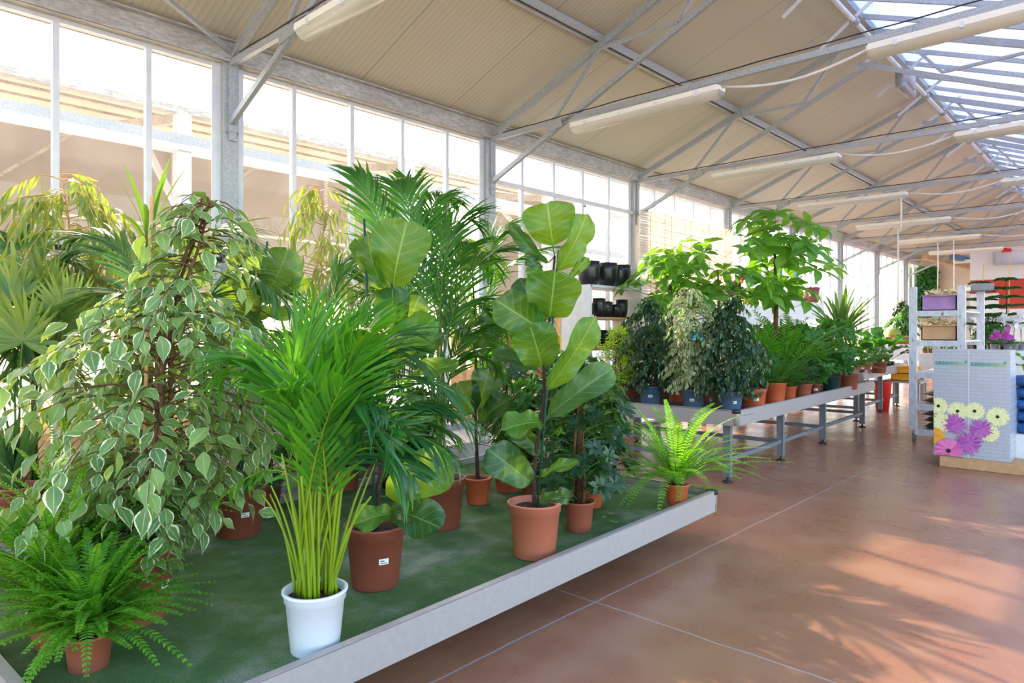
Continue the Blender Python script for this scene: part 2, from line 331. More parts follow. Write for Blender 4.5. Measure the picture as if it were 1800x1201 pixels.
# windows of the left wall: one per bay, five panes each
nb = 9
for k in range(-2, 8):
    ya = Y0+S*k; yb = ya+S; mb = MB()
    for j in range(1, 5): mb.b2(WX-.02, WX+.035, ya+j*.6-.02, ya+j*.6+.02, 0.02, GZ-.02)
    mb.b2(WX-.03, WX+.05, ya, yb, 0, .06); mb.b2(WX-.02, WX+.03, ya, yb, GZ-.05, GZ-.02)
    if k in (1,): mb.b2(WX+.04, WX+.08, ya, yb, 3.1, 3.15)
    if k in (-2, -1): mb.b2(WX-.04, WX+.06, ya, yb, 1.93, 2.03)
    f = st('window_%d' % (k+3), mb, M['white_metal'])
    if k in (-2, -1): MB().b2(WX+.06, WX+.075, ya, yb-.06, 1.965, 2.0).build('rail_slot', M['darkseal'], f, smooth=False)
    MB().poly([(WX, ya, .05), (WX, yb, .05), (WX, yb, GZ-.03), (WX, ya, GZ-.03)]).build('glass', M['glass'], f, smooth=False)
# columns
ords = ['nearest', 'second', 'third', 'fourth', 'fifth', 'sixth', 'seventh', 'eighth', 'last']
mb = MB(); mb.b2(-.01, .11, -.06, .06, 0, GZ-.02)
c0 = thing('steel_column', '', 'column', (WX, Y0, 0))
mb.build('post', M['galv'], c0, smooth=False)
MB().b2(.03, .045, -.13, -.06, 0, GZ-.02).b2(.03, .045, .06, .13, 0, GZ-.02).build('flange', M['white_metal'], c0, smooth=False)
MB().b2(.11, .13, -.03, .03, 2.95, GZ-.02).tube([(.12, -.05, 3.02), (.12, .05, 3.02)], .012).build('bracket', M['galv'], c0, smooth=False)
for k in range(0, 8):
    lb = 'galvanised steel column on the glass wall, %s from the camera' % ords[k]
    if k == 0: c0['label'] = lb
    else: dup(c0, (WX, Y0+S*k, 0), lb)
# trusses
def truss():
    t = thing('roof_truss', '', 'truss', (0, Y0, 0))
    for i, sg in enumerate((1, -1)):
        def X(x): return x if sg == 1 else 2*RX-x
        def B(name, x0, z0, x1, z1, w_, h): MB().bar((X(x0), 0, z0), (X(x1), 0, z1), w_, h).build(name, M['galv'], t, smooth=False)
        B('rafter', WX+.1, GZ+.02, RX, RZ, .05, .07)
        B('lower_rafter', WX+.12, 3.1, RX+.1, 3.1+.435*(RX-WX), .04, .05)
        B('strut', PX, rz_(PX)-.03, -4.6, 3.55, .03, .03)
        B('strut', PX, rz_(PX)-.03, -3.1, 4.18, .03, .03)
        B('strut', -2.7, rz_(-2.7)-.03, -3.1, 4.18, .03, .03)
        MB().bar((X(-4.62), -.03, 3.52), (X(-4.42), -.03, 3.55), .012, .08).build('gusset_plate', M['galv'], t, smooth=False)
    MB().bar((WX+.1, 0, GZ-.02), (EX-.1, 0, GZ-.06), .04, .05).build('tie_bar', M['galv'], t, smooth=False)
    pts = [(WX+.3+i*(EX-WX-.6)/40, -.025, GZ+.012+.003*math.sin(i*1.3)) for i in range(41)]
    MB().tube(pts, .0055, 5).build('conduit', M['darkseal'], t)
    return t
t0 = truss(); t0['label'] = 'galvanised roof truss nearest the camera'
for k in range(1, 8): dup(t0, (0, Y0+S*k, 0), 'galvanised roof truss, %s counted from the camera' % ords[k] if k < 7 else 'farthest galvanised roof truss by the end wall')
for nm, x, z, lb in (('purlin', PX, rz_(PX)+.05, 'long steel purlin under the middle of the beige ceiling'), ('purlin', 2*RX-PX, rz_(PX)+.05, 'steel purlin under the glass roof slope')):
    mb = MB(); mb.b2(x-.055, x-.02, YA, YB, z-.03, z+.03).b2(x+.02, x+.055, YA, YB, z-.03, z+.03)
    t = thing(nm, lb, 'roof beam'); mb.build('rail', M['galv'], t, smooth=False); MB().b2(x-.02, x+.02, YA, YB, z-.005, z+.01).build('slot', M['darkseal'], t, smooth=False)
t = thing('ridge_beam', 'steel beam along the ridge between ceiling and glass roof', 'roof beam')
MB().b2(RX-.04, RX+.04, YA, YB, RZ+.02, RZ+.1).build('beam', M['galv'], t, smooth=False)
t = thing('vent_drive', 'white vent drive shaft with rack bars under the ridge', 'vent drive')
MB().tube([(RX+.12, YA, RZ-.22), (RX+.12, YB, RZ-.22)], .024, 8).build('shaft', M['white_metal'], t)
for k in range(26):
    y = YA+.9+k*1.02
    r = MB().bar((RX-.22, y, RZ-.42), (RX+.35, y, RZ-.02), .018, .03).build('rack_bar', M['white_metal'], t, smooth=False)
    MB().tube([(RX+.12, y-.04, RZ-.22), (RX+.12, y+.04, RZ-.22)], .042, 10).build('pinion', M['alu'], r)
MB().box((RX+.12, 9.6, RZ-.3), (.16, .3, .2)).tube([(RX+.12, 9.4, RZ-.4), (RX+.12, 9.9, RZ-.4)], .06).build('motor', M['alu'], t)
for k, (ya, yb) in enumerate(((Y0, Y0-S), (Y0, Y0+S))):
    t = thing('wind_brace', ('diagonal roof brace running from nearest column toward the camera', 'diagonal roof brace running from nearest column to the purlin')[k], 'brace') if k == 0 else None
    if t: MB().bar((WX+.15, ya, GZ+.05), (PX, yb, rz_(PX)), .03, .03).build('brace', M['galv'], t, smooth=False)
# lamps
def lamp():
    t = thing('fluorescent_lamp', '', 'ceiling lamp'); L = .78
    b_ = MB(); b_.b2(-L, L, -.075, .075, -.045, 0); b_.b2(-L-.015, -L, -.06, .06, -.04, -.005).b2(L, L+.015, -.06, .06, -.04, -.005); b_.build('housing', M['lamp_body'], t, smooth=False)
    d = MB(); ang = np.linspace(PI, 2*PI, 11); n = len(ang)
    secs = [(-L-.012, .7), (-L+.015, 1), (L-.015, 1), (L+.012, .7)]
    vs = np.array([[(x, .072*s_*math.cos(a), -.04+.06*s_*math.sin(a)) for a in ang] for x, s_ in secs]); bb = d.addv(vs)
    for i in range(3): d.Q.append(np.array([(i*n+j, i*n+j+1, (i+1)*n+j+1, (i+1)*n+j) for j in range(n-1)])+bb)
    d.O.append([bb+j for j in range(n)]); d.O.append([bb+3*n+j for j in range(n)][::-1]); d.build('diffuser', M['diffuser'], t)
    for x in (-.6, -.2, .2, .6):
        for y in (-.078, .078): MB().box((x, y, -.04), (.025, .012, .04)).build('clip', M['white_metal'], t, smooth=False)
    MB().tube([(-.5, 0, 0), (-.5, 0, .07)], .008, 6).tube([(.5, 0, 0), (.5, 0, .07)], .008, 6).build('hanger', M['galv'], t)
    return t
l0 = lamp(); first = True
for k in range(8):
    for j, x in enumerate((-3.45, -.72)):
        if k == 0 and j == 1: continue
        lb = 'fluorescent tube lamp, %s from the camera in the %s row' % (ords[k if j == 0 else k-1], ('row nearer the glass wall', 'row nearer the aisle')[j]); lb = lb.replace('the row nearer', 'row nearer').replace(' row', '', 1) if False else 'fluorescent tube lamp, %s from the camera in the %s' % (ords[k if j == 0 else k-1], ('row nearer the glass wall', 'row over the aisle')[j])
        loc = (x, Y0+S*k-.06, GZ-.12)
        if first: l0.location = loc; l0['label'] = lb; first = False
        else: dup(l0, loc, lb)
    if k:
        pts = [(-2.65+(1.15)*i/10, Y0+S*k-.06, GZ-.13-.09*math.sin(PI*i/10)) for i in range(11)]
        tag(MB().tube(pts, .011, 6).build('lamp_cable', M['cable']), 'white cable sagging between two lamps, %s from the camera' % ords[k-1], 'cable')
for (u, Y, zt, zb, lb) in ((1583, 11.4, 3.5, 2.9, 'thin white wire pair hanging left of the fourth lamp'), (1578, 14.4, 3.5, 1.9, 'long white chain hanging left of the trolley'), (1676, 17.4, 3.5, 1.9, 'white chain hanging above the trolley'), (1648, 17.4, 3.5, 2.2, 'thin chain hanging before the ivy')):
    x, y, d = ay(u, Y)
    tag(MB().tube([(x, y, zt), (x+.01, y, (zt+zb)/2), (x, y, zb)], .012, 6).build('hanging_chain', M['cable']), lb, 'chain')
# end walls
st('wall_far', MB().b2(-6, 3.5, 25.5, 25.7, 0, 4.9), M['beige_wall'])
x2 = -3.6
wl = st('wall_right', MB().b2(x2, 3.5, 22, 22.15, 0, 3.62), M['white_wall'])
MB().b2(x2+.01, -2.95, 21.985, 22.002, 2.42, 2.78).b2(-2.95, 3, 21.985, 22.002, 2.0, 2.78).build('red_band', M['red_wall'], wl, smooth=False)
t = thing('wall_bracket', 'white shelf bracket with red alarm box high on wall', 'alarm box', (-2.75, 21.9, 3.2))
MB().b2(-.3, 1.6, -.1, .06, -.05, 0).b2(-.32, -.28, -.1, .06, 0, .3).build('ledge', M['galv'], t, smooth=False); MB().box((-.02, -.05, .34), (.2, .14, .12)).build('alarm_box', M['red'], t, smooth=False)
for x0, z0, x1, z1, m_, lb in ((-4.9, 3.55, -3.8, 3.3, 'tan_wood', 'tan wooden beam on the beige far wall'), (-4.2, 3.5, -3.3, 3.35, 'bluegrey', 'blue grey beam jutting from the white wall')):
    tag(MB().bar((x0, 23, z0+.05), (x1, 25, z1), .16, .14).build('wall_beam', M[m_], smooth=False), lb, 'beam')

# ------------------------------------------------------------ outside the glass wall
t = thing('neighbouring_greenhouse', 'neighbouring greenhouse with tan film roof seen through the left glass wall', 'greenhouse', (-7.5, -4, 0))
ya, yb = -8, 9.6
MB().b2(-7.56, -7.44, ya, yb, 3.7, 3.77).build('eaves_beam', M['gutter'], t, True, False)
MB().b2(-7.56, -7.42, ya, yb, 3.36, 3.47).build('gutter_beam', M['galv'], t, True, False)
MB().b2(-7.6, -7.40, ya, yb, 3.30, 3.36).build('white_fascia', M['white_metal'], t, True, False)
MB().poly([(-7.5, ya, 3.77), (-7.5, yb, 3.77), (-10, yb, 4.35), (-12.5, yb, 4.6), (-12.5, ya, 4.6), (-10, ya, 4.35)][:3]+[(-10, ya, 4.35)]).poly([(-10, ya, 4.35), (-10, yb, 4.35), (-12.5, yb, 4.6), (-12.5, ya, 4.6)]).build('roof_film', M['tanfilm'], t, True, False)
MB().poly([(-12.5, ya, 2.1), (-12.5, yb, 2.1), (-12.5, yb, 4.6), (-12.5, ya, 4.6)]).build('wall_film', M['greyfilm'], t, True, False)
MB().poly([(-7.5, yb, 0), (-9.6, yb, 0), (-9.6, yb, 4.2), (-7.5, yb, 3.7)]).build('end_film', M['greyfilm'], t, True, False)
for k in range(-3, 4):
    y = Y0+S*k+.4
    MB().b2(-7.58, -7.435, y-.07, y+.07, 0, 3.7).build('post', M['white_metal'], t, True, False)
    MB().bar((-7.5, y, 3.66), (-12.5, y, 4.5), .08, .1).build('rafter', M['gutter'], t, True, False)
    MB().bar((-7.5, y, 2.6), (-8.9, y, 3.88), .06, .06).build('knee_brace', M['white_metal'], t, True, False)
for x, z in ((-8.7, 3.98), (-10, 4.25), (-11.2, 4.4)): MB().b2(x-.02, x+.02, ya, yb, z, z+.03).build('purlin', M['gutter'], t, True, False)
for k in range(-3, 5): MB().b2(-12.46, -12.4, Y0+S*k-.9, Y0+S*k-.82, 2.1, 4.5).build('wall_post', M['gutter'], t, True, False); MB().bar((-12.4, Y0+S*k-.9, 3.2), (-12.4, Y0+S*k+.6, 4.5), .05, .05).build('wall_brace', M['gutter'], t, True, False)
MB().b2(-12.46, -12.42, ya, yb, 3.2, 3.25).b2(-12.56, -12.45, ya, yb, 1.95, 2.12).b2(-12.55, -12.5, ya, yb, 1.2, 1.26).build('rail', M['white_metal'], t, True, False)
t = thing('distant_greenhouse_frame', 'bare white greenhouse frame outdoors beyond the far glass bays', 'greenhouse', (-8.5, 11, 0))
for k in range(9):
    y = 10.8+k*1.6
    MB().bar((-8.2, y, 3.9), (-14, y, 5.6), .07, .09).build('rafter', M['galv'], t, True, False)
    MB().bar((-8.2, y, 0), (-8.2, y, 3.9), .08, .08).build('post', M['white_metal'], t, True, False)
for z, x in ((3.9, -8.2), (4.5, -10.2), (5.0, -12), (3.0, -8.2), (2.4, -8.2)): MB().bar((x, 10.4, z), (x, 25, z), .08, .1).build('beam', M['galv'], t, True, False)
MB().b2(-9.2, -9, 10.6, 26, 0, 2.0).build('panel_wall', M['white_metal'], t, True, False)
rg = np.random.default_rng(3)
def clump(name, lb, cat, loc, r, n, m, sz, stem=None, group=None):
    t = thing(name, lb, cat, loc, group=group); g_ = np.random.default_rng(int(abs(loc[0]*1000+loc[1]*77))+n)
    d = nrm(g_.normal(size=(n, 3))); d[:, 2] = np.abs(d[:, 2]); P = d*np.array(r)*g_.uniform(.4, 1, (n, 1))
    MB().leaves(P, nrm(d+g_.normal(size=(n, 3))*.5), (0, 0, 1), sz, sz*.5, .4, (.3, 1, .8, .05), seed=n).build('foliage', m, t)
    return t
OUT = leafmat('yellow_blossom', (236, 186, 40), (250, 214, 70), trans=.4, rough=.6)
for i, (u, Y, z) in enumerate(((40, 1.6, 1.15), (150, 2.4, 1.1), (340, 3.1, 1.15), (385, 3.6, 1.0), (470, 4.4, 1.0))):
    x, y, d = -6.6, Y, 0
    t = clump('yellow_flower_bush', ('yellow flower bush outdoors at the left edge behind the glass', 'yellow flower bush outdoors behind the palm pots', 'yellow flower bush outdoors left of the nearest column', 'yellow flower bush outdoors right of the nearest column', 'yellow flower bush outdoors behind the left fiddle leaf fig')[i], 'flower bush', (x, y, .55), (.4, .4, .5), 260, OUT, .09)
    MB().b2(-.3, .3, -.35, .35, -.55, .05).build('planter', M['tan_wood'], t, smooth=False)
t = thing('wooden_shelf', 'tan wooden shelf of garden goods outdoors behind the glass wall', 'shelf', (-6.5, 7.0, 0))
for z in (.1, .6, 1.1, 1.6): MB().b2(-.25, .25, -1.2, 1.2, z, z+.04).build('board', M['tan_wood'], t, smooth=False)
for y in (-1.2, 0, 1.2):
    MB().b2(-.25, -.2, y-.03, y+.03, 0, 1.95).b2(.2, .25, y-.03, y+.03, 0, 1.95).build('upright', M['tan_wood'], t, smooth=False)
k = 0
for z in (.14, .64, 1.14):
    for y in (-.9, -.55, -.2, .2, .55, .9):
        k += 1
        tag(MB().b2(-6.7, -6.32, 7+y-.13, 7+y+.13, z, z+.2+.12*((k*7) % 3)/2).build('garden_box', M[('orange', 'card', 'terra_light', 'tan_wood', 'yellow')[k*3 % 5]], smooth=False), 'coloured box standing on the wooden shelf outdoors', 'box', 'boxes on the outdoor wooden shelf')

# ------------------------------------------------------------ benches
def bench(name, lb, x, y, rz, W, L, z, rim=.14, legs=None, surf='soil', bars=True, floor_=0.):
    t = thing(name, lb, 'plant bench', (x, y, 0), rz)           # origin: near right corner; runs to -x and +y
    zt = z-.055
    MB().b2(-W+.02, -.02, .02, L-.02, zt-.02, zt).build('tray', M['alu'], t, smooth=False)
    th = .02
    for nm, a in (('rim', (-th, 0, .03, L-.03)), ('rim', (-W, -W+th, 0.03, L-.03)), ('rim', (-W+.03, -.03, 0, th)), ('rim', (-W+.03, -.03, L-th, L))):
        x0, x1, y0, y1 = a if a[1] <= 0 and a[0] < a[1] else a
        mb = MB().b2(x0, x1, y0, y1, z-rim, z)
        if x1-x0 < .1: mb.b2(x0-.01, x1+.0, y0, y1, z-.004, z+.002)
        else: mb.b2(x0, x1, y0-.0, y1+.012, z-.008, z+.002)
        mb.build(nm, M['alu'], t, smooth=False)
    for cx, cy in ((-.03, .03), (-W+.03, .03), (-.03, L-.03), (-W+.03, L-.03)):
        c = MB(); c.lathe([(.03, z-rim), (.034, z-rim), (.034, z-.02)], (cx, cy, 0), 20).build('corner_post', M['alu'], t)
        MB().lathe([(.0, z+.008), (.034, z+.008), (.041, z+.002), (.041, z-.026), (.03, z-.026)], (cx, cy, 0), 20).build('corner_cap', M['darkseal'], t)
    if legs:
        zb = z-rim
        for lx in (-.14, -W+.14):
            for ly in legs:
                MB().b2(lx-.03, lx+.03, ly-.02, ly+.02, .05, zb).b2(lx-.035, lx-.03, ly-.026, ly+.026, .05, zb).b2(lx+.03, lx+.035, ly-.026, ly+.026, .05, zb).build('leg', M['leggalv'], t, smooth=False)
                MB().lathe([(0, .001), (.05, .001), (.05, .012), (.02, .022), (.012, .03), (.012, .06), (0, .06)], (lx, ly, 0), 16).build('foot', M['darkseal'], t)
        for ly in legs: MB().b2(-W+.17, -.17, ly-.015, ly+.015, .19, .23).build('crossbar', M['leggalv'], t, smooth=False)
        for lx in (-.14, -W+.14): MB().b2(lx-.015, lx+.015, legs[0]+.03, legs[-1]-.03, .19, .23).build('side_bar', M['leggalv'], t, smooth=False)
        for ly in np.linspace(.4, L-.4, 5): MB().b2(-W+.03, -.03, ly-.02, ly+.02, zt-.06, zt-.02).build('support', M['galv'], t, smooth=False)
    else:
        MB().b2(-W+.3, -.42, .3, L-.3, 0, zt-.02).build('shade_block', M['darkseal'], t, smooth=False)  # black block added to deepen the shade under a low bench
        for lx in (-.55, -W+.25):
            for ly in (.5, L/2, L-.5): MB().b2(lx-.08, lx+.08, ly-.08, ly+.08, 0, zt-.02).build('support', M['leggalv'], t, smooth=False)
    return t
B1R = math.radians(2.6)
B1 = (-1.985, .50)
bench('low_plant_bench', 'low aluminium display bench with green turf mat nearest the camera', B1[0], B1[1], B1R, 2.12, 3.86, .32)
def b1(lx, ly): return B1[0]+lx*math.cos(B1R)-ly*math.sin(B1R), B1[1]+lx*math.sin(B1R)+ly*math.cos(B1R)
ZB1 = .275
t = thing('turf_mat', 'worn green artificial turf mat lying in the low bench', 'turf mat', (B1[0], B1[1], 0), B1R)
mb = MB(); nx, ny = 70, 120; xs = np.linspace(-2.09, -.03, nx); ys = np.linspace(.03, 3.82, ny); XX, YY = np.meshgrid(xs, ys, indexing='ij')
ZZ = ZB1+.0015*np.sin(XX*9+YY*3)+.001*np.sin(YY*17-XX*5)
bb = mb.addv(np.stack([XX, YY, ZZ], -1)); i, j = np.meshgrid(np.arange(nx-1), np.arange(ny-1), indexing='ij')
mb.Q.append(np.stack([i*ny+j, (i+1)*ny+j, (i+1)*ny+j+1, i*ny+j+1], -1).reshape(-1, 4)+bb); mb.build('mat', M['turf'], t)
bench('plant_bench', 'raised aluminium plant bench of blue grey pots in mid aisle', -2.73, 5.90, math.radians(2.6), 2.05, 5.05, .68, legs=(.1, 1.5, 3.0, 4.9))
bench('plant_bench', 'farthest raised plant bench behind the mid aisle bench', -3.22, 11.3, math.radians(2.6), 1.6, 3.2, .80, legs=(.15, 1.7, 3.0))
bench('low_plant_bench', 'low bench by the glass wall holding terracotta troughs', -4.3, .2, math.radians(2.6), 1.0, 5.2, .40)
ZB2, ZB3, ZB4 = .625, .745, .345
# a dark soil mat on the bench
t = thing('capillary_mat', 'dark brown mat lying in the raised bench', 'bench mat', (-2.73, 5.90, 0), math.radians(2.6))
MB().b2(-2.02, -.03, .03, 5.0, ZB2, ZB2+.006).build('mat', M['soil'], t, smooth=False)
ZB2 += .006

# ------------------------------------------------------------ pots and foliage generators
def pot(root, R, H, m, sticker=None, n=32, z=0, lip=True, soil=True):
    r0 = R*.76; t_ = .006; rh = H*.17
    pr = [(0, .004), (r0*.9, .004), (r0, 0), (r0+.002, .004), (R*.94, H-rh-.001), (R*.985, H-rh+.001), (R, H-.012), (R+.006, H-.008), (R+.006, H), (R-t_, H), (R-t_-.004, H-.05), (R*.9, H*.8)]
    MB().lathe([(a, b_+z) for a, b_ in pr], n=n).build('pot', m, root)
    zs = z+H*.86
    if soil:
        mb = MB(); g_ = np.random.default_rng(int(R*1e4)); rr = R*.955
        rings = [(rr, 0), (rr*.8, .006), (rr*.55, .012), (rr*.3, .016)]; k = 24; vs = [[0, 0, zs+.016]]
        for a, b_ in rings:
            for q in range(k): vs.append([a*math.cos(q*2*PI/k), a*math.sin(q*2*PI/k), zs+b_+g_.uniform(-.006, .008)*(a < rr)])
        bb = mb.addv(vs)
        for q in range(len(rings)-1): mb.Q.append(np.array([(1+q*k+j, 1+q*k+(j+1) % k, 1+(q+1)*k+(j+1) % k, 1+(q+1)*k+j) for j in range(k)])+bb)
        for j in range(k): mb.O.append([bb, bb+1+(len(rings)-1)*k+j, bb+1+(len(rings)-1)*k+(j+1) % k])
        mb.build('soil', M['soil'], root)
    if sticker is not None:
        dx, dy = -root.location[0], -root.location[1]; a0 = math.atan2(dy, dx)+sticker; hw = .024/R*1.0
        def sk(a_0, a_1, z0, z1, e, nm, mm, par):
            mb = MB(); vs = []
            for q in range(7):
                a = a_0+(a_1-a_0)*q/6
                for zz in (z0, z1): r_ = r0+(R*.955-r0)*(zz/(H-rh))+e; vs.append((r_*math.cos(a), r_*math.sin(a), zz+z))
            bb = mb.addv(vs); mb.Q.append(np.array([(2*q, 2*q+2, 2*q+3, 2*q+1) for q in range(6)])+bb); return mb.build(nm, mm, par)
        zc = H*.5; p = sk(a0-hw, a0+hw, zc-.013, zc+.013, .0035, 'price_sticker', M['paper'], root)
        sk(a0-hw*.7, a0+hw*.1, zc+.001, zc+.006, .0045, 'printed_line', M['ink'], p); sk(a0-hw*.7, a0+hw*.6, zc-.008, zc-.004, .0045, 'printed_line', M['ink'], p)
    return zs
def plant(name, lb, cat, xy, z, R, H, m, sticker=None, group=None):
    t = thing(name, lb, cat, (xy[0], xy[1], z), group=group); zs = pot(t, R, H, M[m], sticker); t['zs'] = zs; del t['zs']
    return t, zs
PF = (.15, .62, .95, 1, .82, .5, .18, .02)           # ovate with drip tip
PL = (.35, .85, 1, .85, .5, .03)                     # leaflet
def env(pts): 
    h = [p[0] for p in pts]; r = [p[1] for p in pts]; return lambda x: np.interp(x, h, r)
def ficus(root, zs, Ht, en, nb, lpb, L, m, seed=1, trunk=.016, bark='bark', twigs=True, lean=(0, 0), droop=.9, Wr=.48, rise=.55, prof=PF, bendr=(.2, .9), ntr=1, down=.55, hpow=.9, rnd=.15, kmin=.4):
    g_ = np.random.default_rng(seed); tp = []
    for k in range(ntr):
        ph = g_.uniform(0, 6); n = 14; h = np.linspace(0, Ht*.93, n)
        o_ = .02*(ntr > 1)
        tr = np.stack([lean[0]*h/Ht+.025*np.sin(h*7+ph)+o_*math.cos(k*2.1), lean[1]*h/Ht+.025*np.cos(h*6+ph)+o_*math.sin(k*2.1), zs+h], 1); tp.append(tr)
    mb = MB()
    for tr in tp: mb.tube(tr, np.linspace(trunk, trunk*.25, 14), 8)
    mb.build('trunk', M[bark], root)
    tr = tp[0]; hh = g_.uniform(.04, 1, nb)**hpow; az = g_.uniform(0, 2*PI, nb); ln = en(hh)*g_.uniform(.45, 1.12, nb)
    B = np.stack([np.interp(hh*Ht*.93, tr[:, 2]-zs, tr[:, i]) for i in range(3)], 1)
    out = np.stack([np.cos(az), np.sin(az), np.zeros(nb)], 1)
    Ps = []; Ds = []; tw = MB()
    for i in range(nb):
        k = max(3, int(lpb*(kmin+ln[i]/max(en(np.linspace(0, 1, 9)))))); s_ = np.linspace(.12 if ln[i] < .2 else .25, 1, k)
        def pt(s): s = np.asarray(s)[:, None]; return B[i]+out[i]*ln[i]*s+np.array([0, 0, 1])*ln[i]*(rise*s-droop*s*s)
        p = pt(s_); tg = nrm(np.gradient(p, axis=0)); sd_ = np.cross(tg, [0, 0, 1]); sg = np.where(np.arange(k) % 2 == 0, 1, -1)[:, None]
        D = nrm(tg*.6+sd_*sg*g_.uniform(.4, .9, (k, 1))+np.array([0, 0, -1])*g_.uniform(0, 2*down, (k, 1))+g_.normal(size=(k, 3))*rnd)
        Ps.append(p); Ds.append(D)
        if twigs: tw.tube(pt(np.linspace(0, 1, 5)), np.linspace(.004, .0012, 5), 4, cap=False)
    if twigs: tw.build('twigs', M[bark], root)
    P = np.concatenate(Ps); D = np.concatenate(Ds); n = len(P)
    ls = L*g_.uniform(.65, 1.2, n)
    U = np.array([0, 0, 1.])+g_.normal(size=(n, 3))*.35
    MB().leaves(P+D*.012, D, U, ls, ls*Wr, g_.uniform(*bendr, n), prof, fold=.22, seed=seed).build('foliage', M[m], root)
def bez(p0, p1, p2, n):
    s = np.linspace(0, 1, n)[:, None]; p0, p1, p2 = map(np.array, (p0, p1, p2)); return (1-s)**2*p0+2*s*(1-s)*p1+s*s*p2
def frond(root, pts, LL, W, m, n=30, s0=.3, ang=.75, bend=.7, sm='petiole', r=.006, seed=0, up=.25, name='frond', par=None, prof=PL, roll=None, tipf=.45):
    """one palm or fern frond: stalk and leaflets; built as part > sub-part"""
    g_ = np.random.default_rng(seed); pts = np.array(pts); m_ = len(pts)
    T = nrm(np.gradient(pts, axis=0)); s = np.linspace(s0, 1, n); f = np.linspace(0, 1, m_)
    P = np.stack([np.interp(s, f, pts[:, i]) for i in range(3)], 1); Tt = nrm(np.stack([np.interp(s, f, T[:, i]) for i in range(3)], 1))
    side = np.cross(Tt, [0, 0, 1.]); bad = np.linalg.norm(side, axis=1) < .2; side[bad] = side[~bad].mean(0) if (~bad).any() else [1, 0, 0]
    if roll is not None: side = side+np.array(roll)
    side = nrm(side-Tt*(side*Tt).sum(1, keepdims=True)); U = nrm(np.cross(side, Tt))
    q = (s-s0)/(1-s0); envl = np.sin(PI*(.18+.72*q))**.8; envl = np.maximum(envl, tipf*.6)
    PP = []; DD = []; UU = []; LN = []
    for sg in (1, -1):
        a = ang*(1-.45*q)+g_.normal(size=n)*.05
        D = Tt*np.cos(a)[:, None]+side*sg*np.sin(a)[:, None]+U*up
        PP.append(P); DD.append(D); UU.append(U+g_.normal(size=(n, 3))*.1); LN.append(LL*envl*g_.uniform(.9, 1.08, n))
    ln = np.concatenate(LN)
    lf = MB().leaves(np.concatenate(PP), nrm(np.concatenate(DD)), np.concatenate(UU), ln, W, bend*g_.uniform(.7, 1.4, 2*n), prof, fold=.25, seed=seed)
    stalk = MB().tube(pts, np.linspace(r, r*.25, m_), 6)
    return lf, stalk
def fronds_plant(root, zs, specs, LL, W, m, sm='petiole', separate=True, **k):
    """specs: list of (p0,p1,p2) in root coordinates"""
    if separate:
        for i, (a, b_, c_) in enumerate(specs):
            lf, stk = frond(root, bez(a, b_, c_, 16), LL, W, m, seed=i+3, **k)
            o = lf.build('frond', M[m], root); stk.build('frond_stalk', M[sm], o)
    else:
        L_, S_ = MB(), MB()
        for i, (a, b_, c_) in enumerate(specs):
            lf, stk = frond(root, bez(a, b_, c_, 10), LL, W, m, seed=i+3, **k)
            for A_, B_ in ((L_, lf), (S_, stk)):
                off_ = A_.n
                for v_, a_ in zip(B_.V, B_.A): A_.addv(v_, a_)
                for q in B_.Q: A_.Q.append(q+off_)
                for q in B_.O: A_.O.append([z_+off_ for z_ in q])
        L_.build('fronds', M[m], root); S_.build('stalks', M[sm], root)
def rnd_fronds(n, z, L, spread, seed, rb=.03, minel=.35, maxel=1.3, az0=0, az1=2*PI, droop=.6):
    g_ = np.random.default_rng(seed); out = []
    for i in range(n):
        az = az0+(az1-az0)*(i+g_.uniform(-.3, .3))/n; el = g_.uniform(minel, maxel); l = L*g_.uniform(.75, 1.1); d = np.array([math.cos(az), math.sin(az), 0])
        p0 = d*rb+np.array([0, 0, z]); p1 = p0+d*l*.5*math.cos(el)+np.array([0, 0, l*.62*math.sin(el)])
        p2 = p1+d*l*.55*spread+np.array([0, 0, l*(.38*math.sin(el)-droop*(1.2-math.sin(el))*.6)]); out.append((p0, p1, p2))
    return out
def whorls(root, C, A, n, L, W, m, seed=0, petl=.1, stem=None, sm='petiole', spread=1.15, prof=(.12, .5, .85, 1, .9, .45, .05), bend=.5):
    """umbrella leaves: C centres, A axes, stem: points the stalks start from"""
    g_ = np.random.default_rng(seed); C = np.array(C, float); A = nrm(np.array(A, float)); P = []; D = []; U = []; LN = []
    for c_, a in zip(C, A):
        x = nrm(np.cross(a, g_.normal(size=3))); y = np.cross(a, x); sc = g_.uniform(.75, 1.15)
        for k in range(n):
            th = 2*PI*k/n+g_.normal()*.08; sp_ = spread+g_.normal()*.08
            d = a*math.cos(sp_)+(x*math.cos(th)+y*math.sin(th))*math.sin(sp_); P.append(c_+d*.008); D.append(d); U.append(a); LN.append(L*sc*g_.uniform(.8, 1.1))
    LN = np.array(LN); MB().leaves(P, D, U, LN, LN*W, bend*g_.uniform(.5, 1.5, len(P)), prof, fold=.18, seed=seed).build('foliage', M[m], root)
    if stem is not None:
        mb = MB()
        for c_, s_ in zip(C, stem): mb.tube(bez(s_, (np.array(s_)+c_)/2+[0, 0, .03], c_, 4), .0028, 4, cap=False)
        mb.build('leaf_stalks', M[sm], root)
